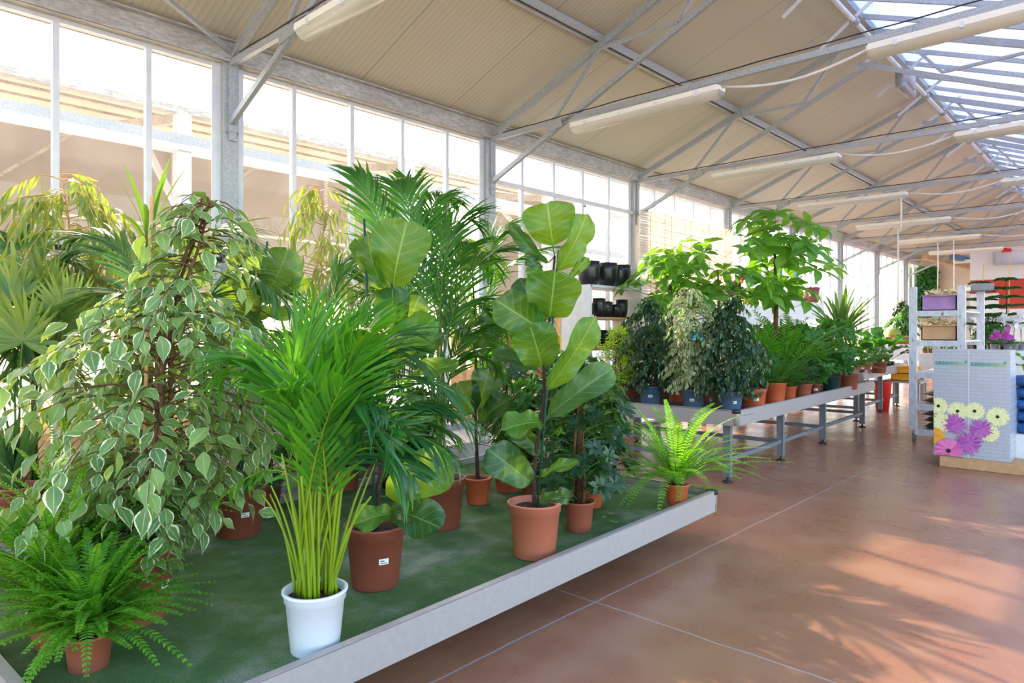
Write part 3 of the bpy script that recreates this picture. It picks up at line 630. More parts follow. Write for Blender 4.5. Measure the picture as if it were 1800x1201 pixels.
def umbrella(root, zs, Ht, R, nw, L, m, seed=0, n=8, pole=True, W=.4, zmin=.08, stemr=.01, sm='petiole', bark='bark', ex=1.0):
    g_ = np.random.default_rng(seed); h = zs+Ht*(zmin+(1-zmin)*g_.random(nw)); az = g_.uniform(0, 2*PI, nw)
    rr = R*g_.uniform(.45, 1.05, nw)*np.where(h > zs+.85*Ht, .6, 1)*ex
    C = np.stack([rr*np.cos(az), rr*np.sin(az), h+.04], 1); st_ = np.stack([0*h, 0*h, h-.05*g_.random(nw)], 1)
    A = np.stack([np.cos(az)*.8, np.sin(az)*.8, np.full(nw, .75)], 1)+g_.normal(size=(nw, 3))*.25
    whorls(root, C, A, n, L, W, m, seed, stem=st_, sm=sm)
    if pole: MB().tube([(0, 0, zs-.02), (0, 0, zs+Ht*.45), (0, 0, zs+Ht*.88)], .022, 10).build('moss_pole', M['moss'], root)
    mb = MB()
    for k in range(2): hh = np.linspace(0, Ht*.95, 10); mb.tube(np.stack([.03*np.cos(k*3+hh*4), .03*np.sin(k*3+hh*4), zs+hh], 1), np.linspace(stemr, stemr*.5, 10), 6)
    mb.build('stem', M[bark], root)
FP = [(0, .05), (.05, .3), (.13, .56), (.26, .74), (.42, .84), (.56, .94), (.7, 1.04), (.82, 1.03), (.91, .88), (.97, .6), (1, .2)]
def bigleaf(root, p0, p1, W, nrmv, m, seed=0, bend=.35, wave=.016, cup=.14, name='leaf', prof=FP):
    """one big fiddle leaf: a waved surface from p0 to p1 (root coordinates), facing nrmv"""
    g_ = np.random.default_rng(seed); p0 = np.array(p0); p1 = np.array(p1); d = p1-p0; L = np.linalg.norm(d); d = d/L
    s = np.cross(d, nrmv); s = nrm(s); u = np.cross(s, d); n = 19; k = 11; t = np.linspace(0, 1, n); x = np.linspace(-1, 1, k)
    wd = np.interp(t, [p[0] for p in prof], [p[1] for p in prof])*W/2; T, Xx = np.meshgrid(t, x, indexing='ij'); ph = g_.uniform(0, 6, 4)
    al = T*L-.05*L*(np.abs(Xx)**2)*(T > .8)*(T-.8)*5*0
    # heart-like notch at the tip and round shoulders
    al = al+L*.02*np.sin(Xx*3+ph[2])*T
    hgt = -bend*L*(T-.5)**2+bend*L*.25*1 + cup*W*(Xx**2)*np.sin(PI*np.minimum(T*1.1, 1)) + wave*(np.abs(Xx)**1.6)*np.sin(T*11+ph[0]+Xx*1.5)+wave*.35*np.sin(T*24+ph[1])*np.abs(Xx)
    hgt -= .004*np.cos(np.clip(Xx*6, -PI/2, PI/2))
    v = p0+d*al[..., None]+s*(Xx*wd[:, None])[..., None]+u*hgt[..., None]
    a = np.stack([Xx, T, np.full_like(T, g_.random())], -1); mb = MB(); b_ = mb.addv(v, a)
    i, j = np.meshgrid(np.arange(n-1), np.arange(k-1), indexing='ij')
    mb.Q.append(np.stack([i*k+j, i*k+j+1, (i+1)*k+j+1, (i+1)*k+j], -1).reshape(-1, 4)+b_)
    return mb.build(name, m, root)
def figtree(name, lb, xy, z, R, H, potm, dep, stemuv, leafs, sticker=None, mats=('fiddle', 'fiddle_dark'), stake=None):
    t, zs = plant(name, lb, 'potted fig', xy, z, R, H, potm, sticker); o = np.array(t.location)
    mb = MB(); sp_ = [np.array([0, 0, zs])]+[ad(u, v, dep)-o for u, v in stemuv]
    sp_ = np.array(sp_); f = np.linspace(0, 1, len(sp_)); q = np.linspace(0, 1, 24); c_ = np.stack([np.interp(q, f, sp_[:, i]) for i in range(3)], 1)
    mb.tube(c_, np.linspace(.013, .006, 24), 8).build('stem', M['darkbark'], t)
    if stake is not None:
        a = np.array([.03, -.02, zs-.03]); b_ = ad(*stake, dep)-o; MB().tube([a, (a+b_)/2, b_], .006, 8).build('stake', M['stake'], t)
    cdir = np.array([-xy[0], -xy[1], 0]); cdir = cdir/np.linalg.norm(cdir); side = np.array([-cdir[1], cdir[0], 0])
    for i, (u0, v0, u1, v1, w_, dd, ns, up) in enumerate(leafs):
        p0 = ad(u0, v0, dep)-o; j = np.argmin(np.linalg.norm(c_-p0, axis=1)); att = c_[j]
        p1 = ad(u1, v1, dep+dd)-o; W = w_*1.1*dep/1200
        nv = cdir*1.0+side*ns+np.array([0, 0, up])
        m_ = mats[1] if (w_ < 0 or i % 5 == 3) else mats[0]
        lf = bigleaf(t, p0, p1, abs(W), nv, M[m_], seed=i+int(xy[0]*-100))
        MB().tube(bez(att, (att+p0)/2-np.array([0, 0, .01]), p0, 4), .0035, 5).build('leaf_stalk', M['petiole'], lf)
    return t

# ------------------------------------------------------------ plants on the low bench
def loc(u, v, z, back=0.):
    x, y = at(u, v, z); l = math.hypot(x, y); return x*(1+back/l), y*(1+back/l)
def px(u, v, dep, root): return ad(u, v, dep)-np.array(root.location)

# white potted areca palm in front
A_xy = loc(554, 1160, ZB1, .085)
t, zs = plant('areca_palm', 'bright green areca palm with many yellow canes in a white pot by the bench rim', 'potted palm', A_xy, ZB1, .108, .215, 'whitepot')
A_d = A_xy[0]*FW[0]+A_xy[1]*FW[1]
g_ = np.random.default_rng(11)
tips = [(545, 560, 0, .15), (600, 570, .1, .15), (650, 550, .2, .15), (575, 600, .15, .1), (500, 640, -.05, .3), (440, 660, 0, .5), (710, 590, .1, .35), (735, 640, .0, .55), (800, 690, .0, .6), (835, 745, .05, .7),
        (790, 800, -.1, .7), (725, 835, -.15, .75), (395, 660, -.05, .6), (672, 720, -.2, .5), (600, 680, -.25, .1), (640, 590, -.15, .3), (372, 880, .0, .9), (520, 600, .3, .1), (690, 780, -.2, .7), (552, 670, -.2, 0), (760, 720, .2, .5), (505, 690, -.2, .3), (640, 610, -.1, .1), (790, 760, .1, .6)]
for i, (u, v, dd, arch) in enumerate(tips):
    p0 = np.array([g_.uniform(-.062, .062), g_.uniform(-.06, .06), zs]); p2 = px(u, v, A_d+dd, t)
    if i == 16: p2 = px(385, 880, A_d, t)
    top = max(p2[2], zs+.25)
    hgt = p2[2]-p0[2]
    p1 = np.array([p0[0]+(p2[0]-p0[0])*.22, p0[1]+(p2[1]-p0[1])*.22, p0[2]+max(hgt, .2)*(.55+arch*1.1)+.16*arch])
    n_ = 16 if i != 16 else 7
    lf, stk = frond(t, bez(p0, p1, p2, 18), .29 if i != 16 else .13, .0165, None, n=n_+1, s0=.44, ang=.8, bend=.5+arch*.8, seed=i+50, r=.0062, up=.1, roll=(np.array([RT[0], RT[1], 0])*g_.uniform(-.3, 1.0)+np.append(g_.normal(size=2)*.4, 0)))
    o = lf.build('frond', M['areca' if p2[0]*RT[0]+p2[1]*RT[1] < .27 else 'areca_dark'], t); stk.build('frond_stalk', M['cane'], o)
for i in range(22):
    p0 = np.array([g_.uniform(-.065, .065), g_.uniform(-.065, .065), zs-.01]); d = p0*np.array([1, 1, 0])*g_.uniform(1, 3.2)+np.append(g_.normal(size=2)*.03, 0)
    MB().tube(bez(p0, p0+d*.3+[0, 0, .25], p0+d+[0, 0, g_.uniform(.35, .62)], 8), np.linspace(.0065 if i % 3 else .009, .003, 8), 6).build('cane', M['cane'], t)

# fiddle leaf figs
xyB = loc(660, 1045, ZB1, .12)
figtree('fiddle_leaf_fig', 'tall fiddle leaf fig in a terracotta pot with white label behind the white pot', xyB, ZB1, .133, .27, 'terra_dark', xyB[0]*FW[0]+xyB[1]*FW[1],
  [(664, 860), (686, 760), (688, 640), (690, 560), (688, 470)],
  [(690, 506, 716, 388, 92, -.05, -.2, .1), (674, 512, 646, 408, 40, -.02, -.9, .2), (662, 500, 628, 420, 40, .15, 0, .2), (695, 590, 690, 505, 58, -.1, -.3, .1), (700, 590, 738, 520, 42, .0, .6, .2),
   (672, 644, 764, 560, 56, -.12, -.2, .35), (682, 656, 782, 588, -36, .0, .2, .9), (708, 676, 806, 640, 40, -.02, .0, 1.1), (686, 690, 636, 640, 50, -.1, -.4, .6), (680, 872, 798, 812, 72, -.1, .1, .5),
   (692, 902, 620, 922, 42, -.12, .1, .9), (688, 896, 774, 928, -62, -.15, 0, .6), (690, 780, 750, 700, -60, .15, .2, .4)], .3, stake=(640, 385))
xyC = loc(940, 990, ZB1, .12)
figtree('fiddle_leaf_fig', 'fiddle leaf fig with big upright leaves in a pale terracotta pot beside the bench rim', xyC, ZB1, .133, .27, 'terra_light', xyC[0]*FW[0]+xyC[1]*FW[1],
  [(938, 840), (945, 770), (957, 700), (956, 640), (966, 560), (975, 450)],
  [(972, 432, 962, 356, 82, -.05, -.1, .1), (979, 478, 1031, 377, 48, -.02, .7, .1), (962, 462, 898, 396, -26, .0, -1.2, .5), (950, 478, 926, 452, 22, .0, .2, .3), (962, 502, 924, 478, 26, -.1, 0, .5), (1000, 490, 1035, 453, 18, .0, .5, .6),
   (966, 562, 976, 476, 84, -.12, .0, .05), (958, 584, 872, 528, 62, -.05, -.2, .2), (957, 570, 914, 490, 50, .1, 0, .1), (963, 596, 892, 574, 32, .0, 0, .9), (953, 646, 932, 572, 70, -.12, .0, .15),
   (958, 688, 1046, 558, 46, -.05, .5, .1), (950, 655, 866, 622, -32, .1, 0, .9), (962, 732, 1076, 648, 48, -.08, .2, .5), (956, 742, 884, 756, 48, -.1, -.2, .9), (958, 800, 900, 742, -38, .05, -.4, .2), (936, 850, 858, 790, -58, -.05, -.1, .35),
   (950, 836, 1017, 812, 20, -.05, .1, .9), (946, 882, 1006, 872, 24, -.1, .1, .8), (966, 640, 962, 572, 30, .08, .8, .1)], None, stake=(982, 440))
xyE = loc(420, 950, ZB1, .13)
figtree('fiddle_leaf_fig', 'fiddle leaf fig in a wide terracotta pot behind the variegated ficus', xyE, ZB1, .147, .265, 'terra_dark', xyE[0]*FW[0]+xyE[1]*FW[1],
  [(416, 800), (420, 760), (430, 660), (448, 560), (460, 480)],
  [(445, 556, 430, 472, 44, -.05, -.1, .1), (440, 552, 394, 478, 34, -.05, -.8, .3), (455, 505, 430, 434, 52, .1, 0, .1), (462, 532, 507, 438, 62, -.05, .3, .1), (468, 536, 552, 492, 22, -.05, .6, .8), (440, 562, 512, 552, 32, -.05, 0, .8),
   (435, 548, 446, 612, -42, -.1, 0, .5), (440, 562, 400, 562, 34, .0, 0, .6), (415, 796, 384, 712, -50, -.05, -.2, .2), (418, 796, 446, 724, -52, -.02, .2, .2), (420, 802, 488, 790, -38, -.05, 0, .8), (424, 822, 428, 868, -70, -.2, 0, .6), (410, 830, 368, 858, -46, -.15, 0, .9)], .25, stake=(470, 425))
xyF = loc(840, 890, ZB1, .08)
figtree('fiddle_leaf_fig', 'dark stemmed fiddle leaf fig in a small terracotta pot in mid bench', xyF, ZB1, .088, .17, 'orange', xyF[0]*FW[0]+xyF[1]*FW[1],
  [(838, 790), (834, 700), (838, 600), (830, 480)], [(842, 742, 898, 700, -38, -.1, 0, .6), (830, 728, 806, 672, -50, -.1, 0, .3), (838, 720, 860, 650, -50, 0, .2, .2), (836, 560, 878, 590, 40, 0, 0, .6), (812, 480, 838, 424, 46, .0, 0, .1), (830, 600, 800, 540, -44, 0, 0, .2), (836, 620, 874, 560, -44, .0, 0, .3)])

# kentia palms
xyD = loc(775, 937, ZB1, .13); t, zs = plant('kentia_palm', 'tall dark kentia palm with drooping fronds in a large terracotta pot', 'potted palm', xyD, ZB1, .14, .285, 'terra_dark')
dD = xyD[0]*FW[0]+xyD[1]*FW[1]
def kent(t, zs, dep, tips, LL, W, m, n=26, rb=.03, s0=.38, bend=.9, seed=0, r=.007, sm='petiole', ang=.75):
    g_ = np.random.default_rng(seed)
    for i, (mu, mv, u, v, dd) in enumerate(tips):
        p0 = np.array([g_.uniform(-rb, rb), g_.uniform(-rb, rb), zs-.01]); p2 = px(u, v, dep+dd, t); pm = px(mu, mv, dep+dd*.4, t)
        p1 = 2*pm-.5*p0-.5*p2
        lf, stk = frond(t, bez(p0, p1, p2, 18), LL, W, None, n=n, s0=s0, ang=ang, bend=bend, seed=i+seed*31, r=r, up=.15, roll=np.array([RT[0], RT[1], 0])*.35)
        o = lf.build('frond', M[m], t); stk.build('frond_stalk', M[sm], o)
kent(t, zs, dD, [(690, 470, 628, 305, .1), (735, 450, 690, 320, .3), (780, 470, 836, 395, .05), (750, 430, 800, 355, .5), (800, 540, 905, 440, -.1), (790, 560, 900, 590, .2), (760, 520, 660, 430, .3), (730, 560, 640, 520, .4), (810, 600, 880, 640, 0), (780, 480, 745, 370, .6), (800, 470, 870, 480, .5), (740, 640, 690, 640, .2), (800, 640, 905, 680, -.1)],
     .33, .019, 'kentia', 28, seed=1)
xy = ay(856, 2.95); t, zs = plant('kentia_palm', 'kentia palm with one long frond reaching right across the fiddle leaf fig', 'potted palm', (xy[0]-.35, 3.5), ZB1, .10, .2, 'orange')
d_ = t.location[0]*FW[0]+t.location[1]*FW[1]
kent(t, zs, d_, [(850, 540, 1000, 432, -.4), (860, 600, 960, 560, -.4), (810, 500, 770, 400, 0), (860, 480, 905, 420, -.1), (800, 560, 700, 470, .1), (850, 620, 930, 640, -.3)], .3, .024, 'areca', 26, seed=2)
# palms at the left
xy = al(300, -3.75); t, zs = plant('kentia_palm', 'kentia palm with arching fronds behind the variegated ficus', 'potted palm', (xy[0], xy[1]), ZB1, .11, .2, 'greenpot')
d_ = xy[2]
kent(t, zs, d_, [(330, 480, 470, 445, -.2), (370, 520, 520, 560, -.3), (320, 500, 430, 480, .2), (330, 640, 560, 700, -.3), (330, 600, 500, 620, -.1), (330, 560, 470, 600, -.4), (260, 520, 130, 420, 0), (280, 560, 80, 560, -.1)], .34, .022, 'palmblue', 30, seed=3)
xy = al(60, -4.75); t, zs = plant('kentia_palm', 'blue green kentia palm at the left edge of the photo', 'potted palm', (xy[0], xy[1]), ZB4, .11, .2, 'terra')
kent(t, zs, xy[2], [(70, 560, 160, 600, -.3), (40, 560, -60, 560, 0), (60, 600, 10, 680, -.3), (80, 520, 140, 480, 0), (50, 500, 0, 420, .1), (70, 640, 150, 690, -.2), (40, 620, -40, 640, -.3)], .34, .026, 'palmblue', 26, seed=4, s0=.3)
xy = al(560, -3.7); t, zs = plant('kentia_palm', 'shaded kentia palm deep in the middle of the low bench', 'potted palm', (xy[0], xy[1]), ZB1, .11, .2, 'terra')
kent(t, zs, xy[2], [(560, 600, 520, 520, -.1), (580, 580, 600, 470, 0), (600, 600, 680, 520, 0), (560, 640, 470, 600, 0), (600, 650, 680, 620, -.2), (600, 700, 640, 760, -.2), (560, 700, 520, 760, -.2)], .32, .019, 'kentia', 24, seed=5, s0=.3)
xy = al(705, -3.75); t, zs = plant('kentia_palm', 'kentia palm with high fronds at the back of the low bench', 'potted palm', (xy[0], xy[1]), ZB1, .11, .2, 'terra')
kent(t, zs, xy[2], [(690, 500, 650, 330, 0), (720, 480, 760, 380, 0), (740, 540, 820, 480, 0), (680, 560, 600, 470, .1), (720, 440, 720, 320, .2), (740, 600, 820, 570, -.1), (680, 600, 620, 580, -.1)], .34, .02, 'kentia', 26, seed=6, s0=.35)

# strap leaved dracaena and fan palm at the left
def straps(root, base, n, L, W, m, seed, el=(.3, 1.4), bend=(.3, 1.2), prof=(.6, .9, 1, .9, .6, .03), name='foliage'):
    g_ = np.random.default_rng(seed); az = np.arange(n)*2.4+g_.uniform(0, .5, n); e = g_.uniform(*el, n)
    D = np.stack([np.cos(az)*np.cos(e), np.sin(az)*np.cos(e), np.sin(e)], 1)
    MB().leaves(np.array(base)+D*.01, D, (0, 0, 1), L*g_.uniform(.7, 1.1, n), W, g_.uniform(*bend, n), prof+() if False else prof, fold=.25, seed=seed).build(name, M[m], root)
xy = al(262, -4.6); t, zs = plant('dracaena', 'strap leaved dracaena with yellowing tips left of the nearest column', 'potted plant', (xy[0], xy[1]), ZB4, .12, .22, 'terra')
MB().tube([(0, 0, zs), (.02, 0, zs+.6), (0, 0, 1.57)], [.02, .018, .014], 8).build('stem', M['bark'], t)
straps(t, (0, 0, 1.55), 14, .62, .034, 'yucca', 4, (.2, 1.5))
def fanpalm(t, zs, dep, heads, R, m, seed=0):
    for i, (u, v, dd, tilt) in enumerate(heads):
        c_ = px(u, v, dep+dd, t); p0 = np.array([0, 0, zs]); mb = MB().tube(bez(p0, (p0+c_)/2+[0, 0, .15], c_, 10), .006, 6)
        ax = nrm(c_-p0); s_ = nrm(np.cross(ax, [0, 0, 1.])+1e-6); ax2 = nrm(ax+np.array([0, 0, .3])); nn = 30; th = np.linspace(-2.0, 2.0, nn)
        s_ = nrm(np.array([RT[0], RT[1], .1*tilt])); ax2 = nrm(np.array([math.sin(tilt)*RT[0], math.sin(tilt)*RT[1], math.cos(tilt)])); s_ = np.cross(ax2, [FW[0], FW[1], -.2]); s_ = nrm(s_)
        D = ax2*np.cos(th)[:, None]+s_*np.sin(th)[:, None]+np.random.default_rng(i).normal(size=(nn, 3))*.04
        lf = MB().leaves(np.tile(c_, (nn, 1)), D, np.cross(s_, ax2), R*(1-.25*np.abs(th)/2), R*.11, .35, (.5, 1, .95, .6, .03), fold=.4, seed=i).build('fan_leaf', M[m], t); mb.build('leaf_stalk', M['petiole'], lf)
xy = al(30, -4.5); t, zs = plant('fan_palm', 'sunlit yellow green fan palm at the left edge', 'potted palm', (xy[0], xy[1]), ZB4, .12, .22, 'terra')
fanpalm(t, zs, xy[2], [(20, 530, 0, -.9), (80, 530, .1, .4), (110, 560, -.2, .9), (-20, 590, -.2, -1.3), (40, 600, -.3, .1)], .29, 'fan')

# willowy long leaved ficus, hanging leaves
def alii(name, lb, xy, z, base, top, R, nb, seed, potm='terra', en=None, L=.15):
    t, zs = plant(name, lb, 'potted tree', xy, z, .12, .22, potm)
    H = top-z-zs; ficus(t, zs, H, env(en or [(0, 0), (.55, .02), (.66, R*.8), (.85, R), (1, R*.45)]), nb, 13, L, 'alii', seed, .014, 'bamboo', Wr=.15, rise=.5, droop=1.1, prof=PL, bendr=(.2, 1.0), down=.9)
    return t
x, y = -4.75, 1.62
xa = al(112, -4.85); alii('willow_leaf_ficus', 'long leaved ficus with hanging yellow green leaves at far upper left', (xa[0], xa[1]), ZB4, 0, 2.52, .62, 110, 7)
xa = al(562, -4.95); alii('willow_leaf_ficus', 'long leaved ficus right of the nearest column against the glass', (xa[0], xa[1]), ZB4, 0, 2.76, .6, 100, 8)
xa = al(200, -4.9); alii('willow_leaf_ficus', 'long leaved ficus behind the upper left one, lower and duller', (xa[0], xa[1]), ZB4, 0, 2.1, .5, 60, 9)
# big variegated ficus in the foreground
xyI = loc(235, 1110, ZB1, .14); t, zs = plant('variegated_ficus', 'large weeping ficus with cream edged leaves filling the left foreground', 'potted tree', xyI, ZB1, .155, .28, 'terra', .9)
ficus(t, zs, 1.52, env([(0, .1), (.08, .2), (.18, .36), (.3, .54), (.5, .60), (.62, .52), (.7, .34), (.8, .22), (.92, .24), (1, .2)]), 300, 13, .088, 'ficus_var', 21, .017, 'bark', lean=(.17, .2), Wr=.56, ntr=3, droop=.8, down=.35, hpow=1.6, rnd=.34, kmin=.08)
MB().tube([(.02, .02, zs), (.05, .05, zs+1.42)], .008, 8).build('stake', M['bamboo'], t)
# ferns
def fern(name, lb, xy, z, R, H, potm, n, L, seed, m='fern', pin=(.046, .0115, 30), el=(.4, 1.3), ups=(), sticker=None, scale=1., sp=1.0):
    t, zs = plant(name, lb, 'fern', xy, z, R, H, potm, sticker)
    sp_ = []; gf = np.random.default_rng(seed)
    for i in range(n):
        az = i*2.4+gf.uniform(-.4, .4); e = gf.uniform(*el); l = L*gf.uniform(.6, 1.1); d = np.array([math.cos(az+gf.normal()*.3), math.sin(az+gf.normal()*.3), 0]); d0 = np.array([math.cos(az), math.sin(az), 0])
        p1 = np.array([0, 0, zs])+d0*l*.42*math.cos(e)+np.array([0, 0, l*(.25+.45*math.sin(e))]); p2 = p1+d*l*(.25+.4*math.cos(e))+np.array([0, 0, l*(.5*math.sin(e)-.42*gf.uniform(.3, 1.3))]); p2[2] = max(p2[2], -.02 if math.hypot(p2[0], p2[1]) < .25 else .03)
        sp_.append((np.array([0, 0, zs]), p1, p2))
    for (u, v, dep) in ups: p2 = px(u, v, dep, t); sp_.append((np.array([0, 0, zs]), np.array([p2[0]*.4, p2[1]*.4, p2[2]*.7+.05]), p2))
    fronds_plant(t, zs, sp_, pin[0], pin[1], m, separate=False, n=pin[2], s0=.08, ang=1.35, bend=.2, r=.0022, up=.12, prof=(.8, 1, .9, .6, .1))
    return t
xyH = loc(1197, 892, ZB1, .07); xyH = (xyH[0]-.02, xyH[1]-.02)
fern('boston_fern', 'bright green boston fern arching over the far corner of the low bench', xyH, ZB1, .08, .14, 'orange', 64, .66, 31, ups=((1107, 708, 4.6), (1170, 705, 4.6), (1213, 752, 4.5), (1220, 752, 4.6), (1292, 795, 4.5), (1285, 862, 4.4), (1205, 760, 4.7)), el=(.15, 1.2))
xyf = (at(150, 1185, ZB1)[0], at(150, 1185, ZB1)[1]+.05)
fern('boston_fern', 'bushy green fern in a terracotta pot at the bottom left corner', (-2.60, .70), ZB1, .075, .12, 'terra', 170, .37, 32, el=(.1, 1.4), m='fern', pin=(.028, .0105, 24))
fern('boston_fern', 'darker green fern behind the bottom left fern', (-2.88, .66), ZB1, .075, .13, 'terra', 150, .52, 33, el=(.3, 1.4), m='fern', pin=(.028, .0105, 30))
fern('boston_fern', 'feathery fern at the left edge above the other ferns', (-3.12, .80), ZB1, .08, .15, 'terra', 90, .66, 34, el=(.5, 1.45), m='fern', pin=(.026, .0085, 36))
# schefflera and other pots
xy = loc(1018, 940, ZB1, .08)
t, zs = plant('umbrella_plant', 'dark green umbrella plant on a mossy pole beside the pale fiddle fig pot', 'potted plant', xy, ZB1, .086, .17, 'terra')
umbrella(t, zs, .78, .25, 110, .075, 'scheff_dark', 41, W=.42, zmin=.0)
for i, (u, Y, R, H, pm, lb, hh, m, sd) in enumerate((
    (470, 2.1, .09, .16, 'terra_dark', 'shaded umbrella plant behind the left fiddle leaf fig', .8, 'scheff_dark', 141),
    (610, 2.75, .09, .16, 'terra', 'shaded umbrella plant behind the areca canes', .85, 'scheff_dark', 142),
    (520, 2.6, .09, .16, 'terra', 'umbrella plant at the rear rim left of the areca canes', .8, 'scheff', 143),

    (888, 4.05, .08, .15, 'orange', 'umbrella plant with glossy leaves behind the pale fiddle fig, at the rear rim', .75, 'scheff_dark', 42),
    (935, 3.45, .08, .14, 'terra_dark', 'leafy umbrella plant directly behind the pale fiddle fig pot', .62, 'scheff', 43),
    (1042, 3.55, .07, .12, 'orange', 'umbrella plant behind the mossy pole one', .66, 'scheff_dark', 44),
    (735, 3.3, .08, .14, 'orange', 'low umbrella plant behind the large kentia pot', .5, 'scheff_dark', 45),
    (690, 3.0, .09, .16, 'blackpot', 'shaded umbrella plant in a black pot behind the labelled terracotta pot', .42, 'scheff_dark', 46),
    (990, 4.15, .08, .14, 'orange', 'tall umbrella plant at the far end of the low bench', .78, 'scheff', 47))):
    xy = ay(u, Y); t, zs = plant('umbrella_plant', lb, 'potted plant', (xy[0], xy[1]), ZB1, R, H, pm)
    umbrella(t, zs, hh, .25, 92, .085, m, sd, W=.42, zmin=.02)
xy = al(285, -3.5); t, zs = plant('shaded_shrub', 'low leafy shrub in a dark green pot behind the ficus trunk', 'potted plant', (xy[0], xy[1]), ZB1, .09, .16, 'greenpot'); ficus(t, zs, .4, env([(0, .1), (.5, .18), (1, .08)]), 30, 6, .08, 'ficus_dark', 23, .008, twigs=False)
# sansevieria and trough pots on the wall bench
for i, (u, v, lb, pm) in enumerate(((62, 905, 'terracotta pot of upright stiff leaves on the trough bench, left edge', 'terra'), (95, 935, 'terracotta pot of grassy stiff leaves in front of the troughs', 'terra_light'), (26, 890, 'small terracotta pot of stiff leaves at the extreme left', 'terra'))):
    x, y = at(u, v, .5); t, zs = plant('snake_plant', lb, 'potted plant', (min(x, -4.42), y), ZB4, .11, .2, pm); straps(t, (0, 0, zs), 20, .42, .035, 'palmblue', 60+i, (1.1, 1.55), (0, .3))
k = 0
for i, (y, x) in enumerate(((.75, -4.62), (1.02, -4.9), (1.3, -4.62), (2.9, -4.65), (3.2, -4.62))):
    t = thing('terracotta_trough', ('empty terracotta trough at the left edge of the wall bench', 'terracotta trough behind the leftmost one on the wall bench', 'terracotta trough beside the stiff leaved pots', 'terracotta trough seen behind the areca canes', 'terracotta trough right of the one behind the areca canes')[i], 'trough', (x, y, ZB4), math.radians(3))
    mb = MB(); o_, i_ = (.2, .12), (.17, .095); h = .16
    for (x0, x1, y0, y1) in ((-.2, .2, -.12, -.1), (-.2, .2, .1, .12), (-.2, -.18, -.1, .1), (.18, .2, -.1, .1)): mb.b2(x0, x1, y0, y1, 0, h)
    mb.b2(-.18, .18, -.1, .1, 0, .02)
    mb.build('trough', M['terra_light'], t, smooth=False)
    MB().b2(-.215, .215, -.135, -.115, h-.03, h).b2(-.215, .215, .115, .135, h-.03, h).b2(-.215, -.195, -.115, .115, h-.03, h).b2(.195, .215, -.115, .115, h-.03, h).build('rim', M['terra_light'], t, smooth=False)
# fallen leaves on the mat
for i, (u, v) in enumerate(((1070, 918), (1082, 922), (1080, 905), (655, 1003 if False else 1093), (1060, 912))):
    if i == 3: continue
    x, y = at(u, v, ZB1); g_ = np.random.default_rng(i)
    tag(MB().leaves([(x, y, ZB1+.006)], [(math.cos(i*2), math.sin(i*2), .1)], (0, 0, 1), .05, .026, .3, PF).build('fallen_leaf', M['ficus_var']), 'small green leaf fallen on the turf mat near the far rim', 'leaf', 'fallen leaves on the turf mat')

# ------------------------------------------------------------ plants on the raised bench
def bp(u, Y): x, y, d = ay(u, Y); return (x, y)
def simpleplant(name, lb, u, Y, z, R, H, pm, sticker=None): return plant(name, lb, 'potted plant', bp(u, Y), z, R, H, pm, sticker)
t, zs = simpleplant('weeping_ficus', 'dark weeping ficus in the leftmost of three large blue grey pots', 1143, 6.22, ZB2, .118, .2, 'bluegrey', .0)
ficus(t, zs, 1.02, env([(0, .16), (.15, .28), (.5, .34), (.8, .25), (1, .1)]), 210, 9, .062, 'ficus_dark', 51, .012, twigs=False, down=.8)
t, zs = simpleplant('weeping_ficus', 'cream variegated weeping ficus in the middle blue grey pot', 1219, 6.16, ZB2, .118, .2, 'bluegrey', -.15)
ficus(t, zs, 1.1, env([(0, .18), (.15, .28), (.45, .31), (.8, .29), (1, .2)]), 190, 9, .058, 'ficus_pale', 52, .012, twigs=True, down=.8)
t2 = clump('turquoise_tag', 'turquoise ribbon tag hanging in the cream variegated ficus', 'tag', (t.location[0]+.12, t.location[1]-.16, 1.33), (.06, .04, .1), 14, simple('turquoise_ribbon', (60, 180, 196), .4), .08)
t, zs = simpleplant('weeping_ficus', 'dark glossy weeping ficus in the blue grey pot at the bench corner', 1284, 6.2, ZB2, .118, .2, 'bluegrey', .35)
ficus(t, zs, 1.0, env([(0, .2), (.15, .34), (.5, .36), (.8, .26), (1, .1)]), 230, 9, .066, 'ficus_dark', 53, .012, twigs=False, down=.8)
for u, Y, R, H, pm, lb, kind in ((1086, 6.25, .10, .15, 'bluegrey', 'lime green feathery shrub in a blue pot at the bench left end', 'lime'), (1188, 6.75, .09, .17, 'orange', 'small ficus in an orange pot between the blue grey pots', 'ficus'),
      (1326, 6.62, .12, .2, 'orange', 'leafy shrub in an orange pot right of the blue grey pots', 'ficus'), (1240, 7.0, .1, .17, 'terra_dark', 'shrub in a brown pot hidden behind the middle blue pot', 'ficus'),
      (1362, 7.1, .115, .235, 'orange', 'fern topped tall orange pot on the bench edge', 'fern'), (1385, 7.55, .09, .17, 'orange', 'small fern in an orange pot beside the tall orange pot', 'fern')):
    t, zs = simpleplant({'lime': 'feathery_shrub', 'ficus': 'leafy_shrub', 'fern': 'potted_fern'}[kind], lb, u, Y, ZB2, R, H, pm, .2 if u in (1086, 1188, 1326) else None)
    if kind == 'lime': umbrella(t, zs, .62, .2, 110, .07, 'lime', 54, n=7, pole=False, W=.26, zmin=.05)
    elif kind == 'ficus': ficus(t, zs, .55, env([(0, .1), (.5, .2), (1, .08)]), 50, 7, .065, 'ficus_dark', int(u), .008, twigs=False)
    else: fronds_plant(t, zs, rnd_fronds(34, zs, .40, 1, int(u)), .05, .013, 'scheff', separate=False, n=30, s0=.15, ang=1.2, bend=.4, r=.002)
